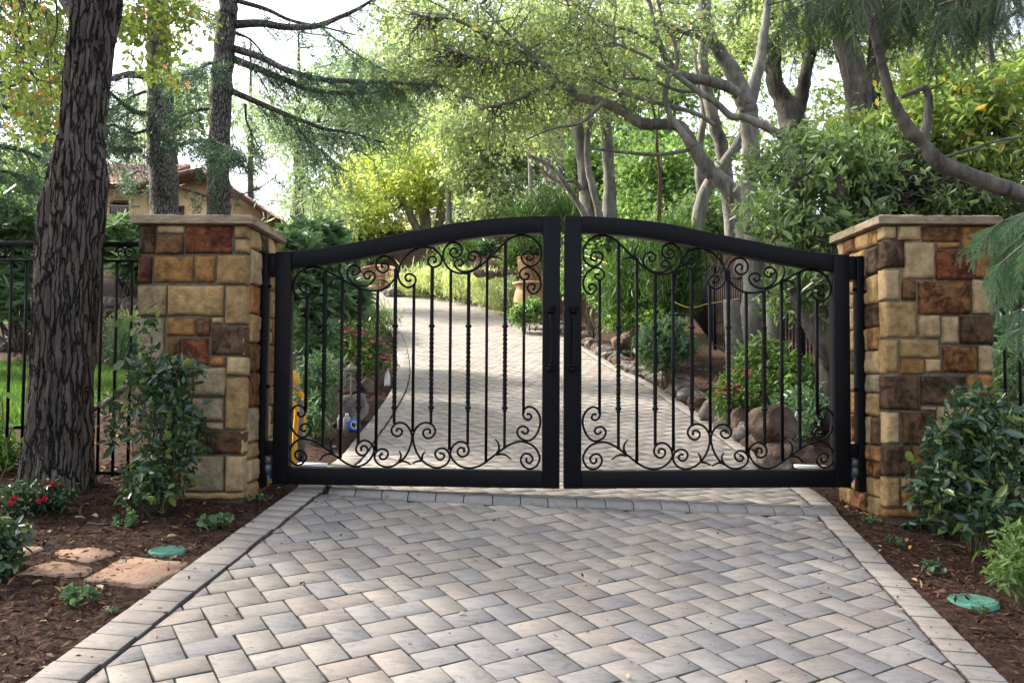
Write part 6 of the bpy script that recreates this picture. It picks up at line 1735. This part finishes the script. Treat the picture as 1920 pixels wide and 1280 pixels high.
g = Geo(); g.obox(at(555, 726, Yh + .05), (1, 0, -.8), (0, 1, 0), (.8, 0, 1), .045, .09, .006); build('cross_plate', g, MT['rail_grey'], root)
g = Geo(); g.lathe([(.001, -.03), (.075, -.03), (.085, 0), (.075, .03), (.001, .03)], at(543, 712, Yh + .1), 22, axis=(.35, -1, .1)); build('hand_knob', g, MT['yellow'], root, smooth=True)
g = Geo(); c = at(538, 835, Yh + .1); g.lathe([(.04, -.035), (.11, -.03), (.125, 0), (.11, .03), (.04, .035)], c, 24, axis=(1, .15, 0)); build('wheel', g, MT['rubber'], root, smooth=True)
g = Geo(); g.lathe([(.012, -.02), (.02, -.02), (.02, .03), (.001, .035)], at(544, 832, Yh), 12, axis=(1, .1, 0)); build('hub', g, MT['white'], root, smooth=True)
# white trim pieces on ground behind gate
def strip(label, a, b_, Y, w_, m, name='white_board', cat='board'):
    A = at(*a, Y); B = at(*b_, Y); g = Geo(); c = (A + B) / 2
    g.obox(c, B - A, (0, 1, 0), (0, 0, 1), np.linalg.norm(B - A) / 2, .05, w_); return tag(build(name, g, m), label, cat)
strip('white trim board lying behind the bottom rail of the left gate leaf', (560, 870.5), (612, 872), 6.5, .012, MT['white'])
strip('white trim board lying behind the bottom rail of the right gate leaf', (1492, 874), (1548, 875.5), 6.5, .012, MT['white'])
c = at(1497, 872, 6.62); V, F = rock_geo(c, (.035, .03, .016), 71, 2, 8); g = Geo(); g.add(V, F); tag(build('tape_scrap', g, MT['blue']), 'crumpled scrap of blue tape beside the right trim board', 'tape scrap')

# ------------------------------------------------------------------ far stone stair wall
Yw = 31.5
def wall_stones(g, P0, P1, top0, top1, zb, seed):
    rr = random.Random(seed); P0 = np.array(P0); P1 = np.array(P1); u = unit([*(P1 - P0)[:2], 0]); ln = np.linalg.norm((P1 - P0)[:2]); n = np.array([u[1], -u[0], 0])
    if n[1] > 0: n = -n
    a = 0
    while a < ln - .05:
        w_ = min(rr.uniform(.22, .42), ln - a); z = zb; zt = top0 + (top1 - top0) * (a + w_ / 2) / ln
        while z < zt - .04:
            h = min(rr.uniform(.18, .34), zt - z)
            stone2(g, np.array([P0[0], P0[1], 0]), u, n, a, a + w_, z, z + h, rr)
            z += h
        a += w_
def stone2(g, o, u, n, a0, a1, z0, z1, rr):
    c = np.array(rr.choice([(.5, .31, .17), (.55, .38, .22), (.45, .25, .13), (.58, .45, .3)])); e = .012
    q = [o + u * (a0 + e) + [0, 0, z0 + e], o + u * (a1 - e) + [0, 0, z0 + e], o + u * (a1 - e) + [0, 0, z1 - e], o + u * (a0 + e) + [0, 0, z1 - e]]
    q = [np.array(v) for v in q]; f = [v + n * .03 for v in q]
    g.add(np.array(q + f), np.array([(4,5,6,7),(0,1,5,4),(1,2,6,5),(2,3,7,6),(3,0,4,7)]), (*c, .2))
root = thing('stair_wall', 'warm tan stone stair wall with a pier at the far driveway bend', 'wall', at(700, 560, Yw))
g = Geo(); gm = Geo(); gc = Geo()
prof = [(655,515),(680,503),(705,498),(730,500),(752,512),(775,528),(800,545)]
zb = at(700, 562, Yw)[2] - .3
for k in range(len(prof) - 1):
    A = at(*prof[k], Yw + .9 + .25 * math.sin(k)); B = at(*prof[k + 1], Yw + .9 + .25 * math.sin(k + 1))
    wall_stones(g, A, B, A[2] - .06, B[2] - .06, zb, 50 + k)
    u = unit(B - A); n = np.array([-u[1], u[0], 0])
    q = [np.array([*A[:2], zb]), np.array([*B[:2], zb]), B - [0, 0, .07], A - [0, 0, .07]]
    q2 = [v + unit(n) * .3 for v in q]
    gm.add(np.array(q + q2), np.array([(0,1,2,3),(7,6,5,4),(0,4,5,1),(1,5,6,2),(2,6,7,3),(3,7,4,0)]))
    gc.obox((A + B) / 2 + unit(n) * .14, B - A, n, np.cross(u, unit(n)), np.linalg.norm(B - A) / 2 + .02, .2, .045)
build('wall_face', g, MT['stone'], root); build('wall_core', gm, MT['mortar'], root); build('coping', gc, MT['flag'], root)
g = Geo(); A = at(691, 525, Yw); B = at(716, 525, Yw)
for (p0, p1) in (((A[0], Yw), (B[0], Yw)), ((B[0], Yw), (B[0], Yw + .5)), ((A[0], Yw + .5), (A[0], Yw))):
    wall_stones(g, (*p0, 0), (*p1, 0), A[2], A[2], zb, 77)
g.box(A[0] + .01, B[0] - .01, Yw + .01, Yw + .5, zb, A[2] - .01, (.3, .25, .2, 0)); build('pier', g, MT['stone'], root)
g = Geo(); g.box(A[0] - .06, B[0] + .06, Yw - .06, Yw + .56, A[2], A[2] + .07); build('pier_cap', g, MT['cap'], root)
g = Geo(); 
for k in range(4): g.box(at(722, 0, Yw)[0] , at(740 - k * 2, 0, Yw)[0], Yw + .1 + k * .2, Yw + .1 + (k + 1) * .2, zb, at(730, 548 - k * 6, Yw)[2])
build('step', g, MT['flag'], root)

# ------------------------------------------------------------------ house
Yh = 35.0
b = at(330, 470, Yh + 3); b[2] = gz(b[0], Yh + 3)
root = thing('stucco_house', 'tan stucco house with red tiled roofs on the slope at left', 'house', b)
zg_ = b[2] - .5
x = lambda px, Y=Yh: at(px, 400, Y)[0]
z = lambda py, Y=Yh: at(300, py, Y)[2]
g = Geo(); g.box(x(-140), x(275), Yh, Yh + 8, zg_, z(362) + .36); build('wall', g, MT['stucco'], root)
# gable wing
ax0, ax1 = x(276), x(505)
zr1, zridge = z(407), z(333)
g = Geo(); xr = x(395)
g.prism_xz([(ax0, zg_), (ax1, zg_), (ax1, zr1), (xr, zridge), (ax0, z(360))], Yh + .004, Yh + 9); build('wall', g, MT['stucco'], root)
def tiles(g, A, B, C, D_, nu, nv, hh=.05):
    """roof skin from eave A-B up to ridge D_-C: courses of round tiles"""
    A, B, C, D_ = map(np.array, (A, B, C, D_)); n = unit(np.cross(B - A, D_ - A)); n = n if n[2] > 0 else -n
    for i in range(nv):
        for j in range(nu):
            t0, t1 = i / nv, (i + 1.25) / nv
            s0, s1 = j / nu, (j + 1) / nu
            P = lambda s, t: (A + (B - A) * s) * (1 - t) + (D_ + (C - D_) * s) * t
            V = []
            for t, lift in ((t0, .045), (min(1.02, t1), .01)):
                for q in range(5):
                    s = s0 + (s1 - s0) * q / 4; V.append(P(s, t) + n * (lift + hh * math.sin(math.pi * q / 4)))
            g.add(V, np.array([(q, q + 1, q + 6, q + 5) for q in range(4)]))
ev = .9
def slab(name, A, B, C, D_, th, mat):
    A, B, C, D_ = map(np.array, (A, B, C, D_)); n = unit(np.cross(B - A, D_ - A)); n = n if n[2] > 0 else -n
    q = [A, B, C, D_]; g = Geo(); g.add(np.array(q + [v - n * th for v in q]), np.array([(0,1,2,3),(7,6,5,4),(0,4,5,1),(1,5,6,2),(2,6,7,3),(3,7,4,0)])); return build(name, g, mat, root)
A, B, C, D_ = (x(-160), Yh - ev, z(357)), (x(277), Yh - ev, z(357)), (x(278), Yh + 4.5, z(318, Yh + 4.5) + .2), (x(-160), Yh + 4.5, z(318, Yh + 4.5) + .2)
rf = slab('roof', A, B, C, D_, .14, MT['wood'])
g = Geo(); tiles(g, A, B, C, D_, 46, 14); o = build('roof_tiles', g, MT['tile'], rf)
# gable roof: two slopes running back
s = (zridge - zr1) / (ax1 - xr)
xe = x(535); ze = zridge - s * (xe - xr)
A, B, C, D_ = (xe, Yh + 9.2, ze + .16), (xe, Yh - 1.1, ze + .16), (xr, Yh - 1.1, zridge + .16), (xr, Yh + 9.2, zridge + .16)
rf = slab('roof', A, B, C, D_, .16, MT['wood'])
g = Geo(); tiles(g, A, B, C, D_, 30, 8); build('roof_tiles', g, MT['tile'], rf)
xw = x(258); zw = zridge - (zridge - z(360)) / (xr - ax0) * (xr - xw)
A, B, C, D_ = (xw, Yh - 1.1, zw + .16), (xw, Yh + 9.2, zw + .16), (xr, Yh + 9.2, zridge + .16), (xr, Yh - 1.1, zridge + .16)
rf = slab('roof', A, B, C, D_, .16, MT['wood'])
g = Geo(); tiles(g, A, B, C, D_, 30, 9); build('roof_tiles', g, MT['tile'], rf)
# rafters / fascia at the right eave
for k in range(6):
    g = Geo(); yy = Yh - .9 + k * .9; g.obox((x(520), yy, ze + s * (xe - x(520)) - .1), (1, 0, -s), (0, 1, 0), (s, 0, 1), .45, .06, .09); build('rafter', g, MT['wood'], root)
def window(x0, x1, y0, y1):
    g = Geo(); Xa, Xb, za, zb_ = x(x0), x(x1), z(y1), z(y0); f = .1
    for (a, b_, c, d) in ((Xa, Xb, za, za + f), (Xa, Xb, zb_ - f, zb_), (Xa, Xa + f, za + f, zb_ - f), (Xb - f, Xb, za + f, zb_ - f)): g.box(a, b_, Yh - .08, Yh + .03, c, d)
    w_ = build('window', g, MT['wood'], root)
    g = Geo(); g.box(Xa + f, Xb - f, Yh - .03, Yh + .02, za + f, zb_ - f); build('pane', g, MT['glass'], w_)
    g = Geo()
    for k in range(9):
        xx = Xa + f + (Xb - Xa - 2 * f) * (k + .5) / 9; g.box(xx - .012, xx + .012, Yh - .14, Yh - .11, za, (za + zb_) / 2)
    g.box(Xa, Xb, Yh - .15, Yh - .1, (za + zb_) / 2, (za + zb_) / 2 + .04); build('window_railing', g, MT['rail_grey'], w_)
window(207, 241, 377, 406); window(317, 345, 386, 418)
# balcony
g = Geo(); yb = Yh - 1.6; xb0, xb1 = x(120, yb), x(262, yb); zb0, zb1 = z(433, yb), z(386, yb)
g.box(xb0, xb1, yb - .05, Yh - .01, zb0 - .25, zb0); bal = build('balcony', g, MT['stucco'], root)
g = Geo(); g.obox(((xb0 + xb1) / 2, yb, zb1), (1, 0, -.02), (0, 1, 0), (0, 0, 1), (xb1 - xb0) / 2, .03, .03); g.box(xb0, xb1, yb - .02, yb + .02, zb0 + .05, zb0 + .09)
n = 26
for k in range(n):
    xx = xb0 + (xb1 - xb0) * (k + .5) / n; hh = zb1 - zb0
    g.tube([(xx, yb, zb0 + .05), (xx + .03, yb - .1, zb0 + hh * .25), (xx + .02, yb - .08, zb0 + hh * .45), (xx, yb, zb0 + hh * .7), (xx, yb, zb1)], .012, 5)
build('balcony_railing', g, MT['rail_grey'], bal)
g = Geo(); c = at(246, 340, Yh + 3); g.lathe([(.18, -.6), (.18, .25), (.3, .27), (.3, .35), (.2, .4), (.24, .55), (.02, .6)], c, 14); build('vent_pipe', g, MT['steel'], root, smooth=True)
# left taller part of the house behind the conifer
g = Geo(); g.box(x(40, Yh + 6), x(120, Yh + 6), Yh + 6, Yh + 10, zg_, z(322, Yh + 6)); build('wall', g, MT['stucco'], root)
A, B, C, D_ = (x(20, Yh + 6), Yh + 5.2, z(324, Yh + 6)), (x(140, Yh + 6), Yh + 5.2, z(324, Yh + 6)), (x(140, Yh + 6), Yh + 9, z(290, Yh + 8)), (x(20, Yh + 6), Yh + 9, z(290, Yh + 8))
rf = slab('roof', A, B, C, D_, .14, MT['wood']); g = Geo(); tiles(g, A, B, C, D_, 16, 10); build('roof_tiles', g, MT['tile'], rf)
SUN_DIR = (-0.70, 0.36, 0.66); SUN_E = 3.0; SUN_A = 4.0; SKY_S = 0.15; EXPO = 1.88
# ------------------------------------------------------------------ camera, light, render
cam = bpy.data.cameras.new('camera')
co = bpy.data.objects.new('camera', cam)
COL.objects.link(co)
cam.sensor_width = 36; cam.lens = 36 * FPX / 1920
cam.clip_start = 0.05; cam.clip_end = 1000
M4 = Matrix(((_RT[0], _UP[0], -_F[0], EYE[0]), (_RT[1], _UP[1], -_F[1], EYE[1]), (_RT[2], _UP[2], -_F[2], EYE[2]), (0, 0, 0, 1)))
co.matrix_world = M4
scene.camera = co

TS = Vector(SUN_DIR).normalized()
sl = bpy.data.lights.new('sun', 'SUN'); sl.energy = SUN_E; sl.angle = rad(SUN_A); sl.color = (1.0, 0.94, 0.84)
so = bpy.data.objects.new('sun', sl); COL.objects.link(so)
so.rotation_euler = TS.to_track_quat('Z', 'Y').to_euler()
so.location = (-10, 14, 20)
w = bpy.data.worlds.new('World'); scene.world = w; w.use_nodes = True
nt = w.node_tree
bg = nt.nodes['Background']
sky = nt.nodes.new('ShaderNodeTexSky'); sky.sky_type = 'NISHITA'; sky.sun_disc = False
sky.sun_elevation = math.asin(TS.z); sky.sun_rotation = math.atan2(TS.x, TS.y)
sky.air_density = 1.0; sky.dust_density = 4.0; sky.ozone_density = 1.0
hs = nt.nodes.new('ShaderNodeHueSaturation'); hs.inputs['Saturation'].default_value = 0.45
nt.links.new(sky.outputs[0], hs.inputs['Color']); nt.links.new(hs.outputs[0], bg.inputs['Color'])
bg.inputs['Strength'].default_value = SKY_S
scene.view_settings.view_transform = 'Standard'; scene.view_settings.look = 'None'
scene.view_settings.exposure = EXPO; scene.view_settings.gamma = 1
scene.render.engine = 'CYCLES'
scene.cycles.max_bounces = 6; scene.cycles.diffuse_bounces = 3; scene.cycles.glossy_bounces = 2; scene.cycles.transmission_bounces = 3; scene.cycles.transparent_max_bounces = 4
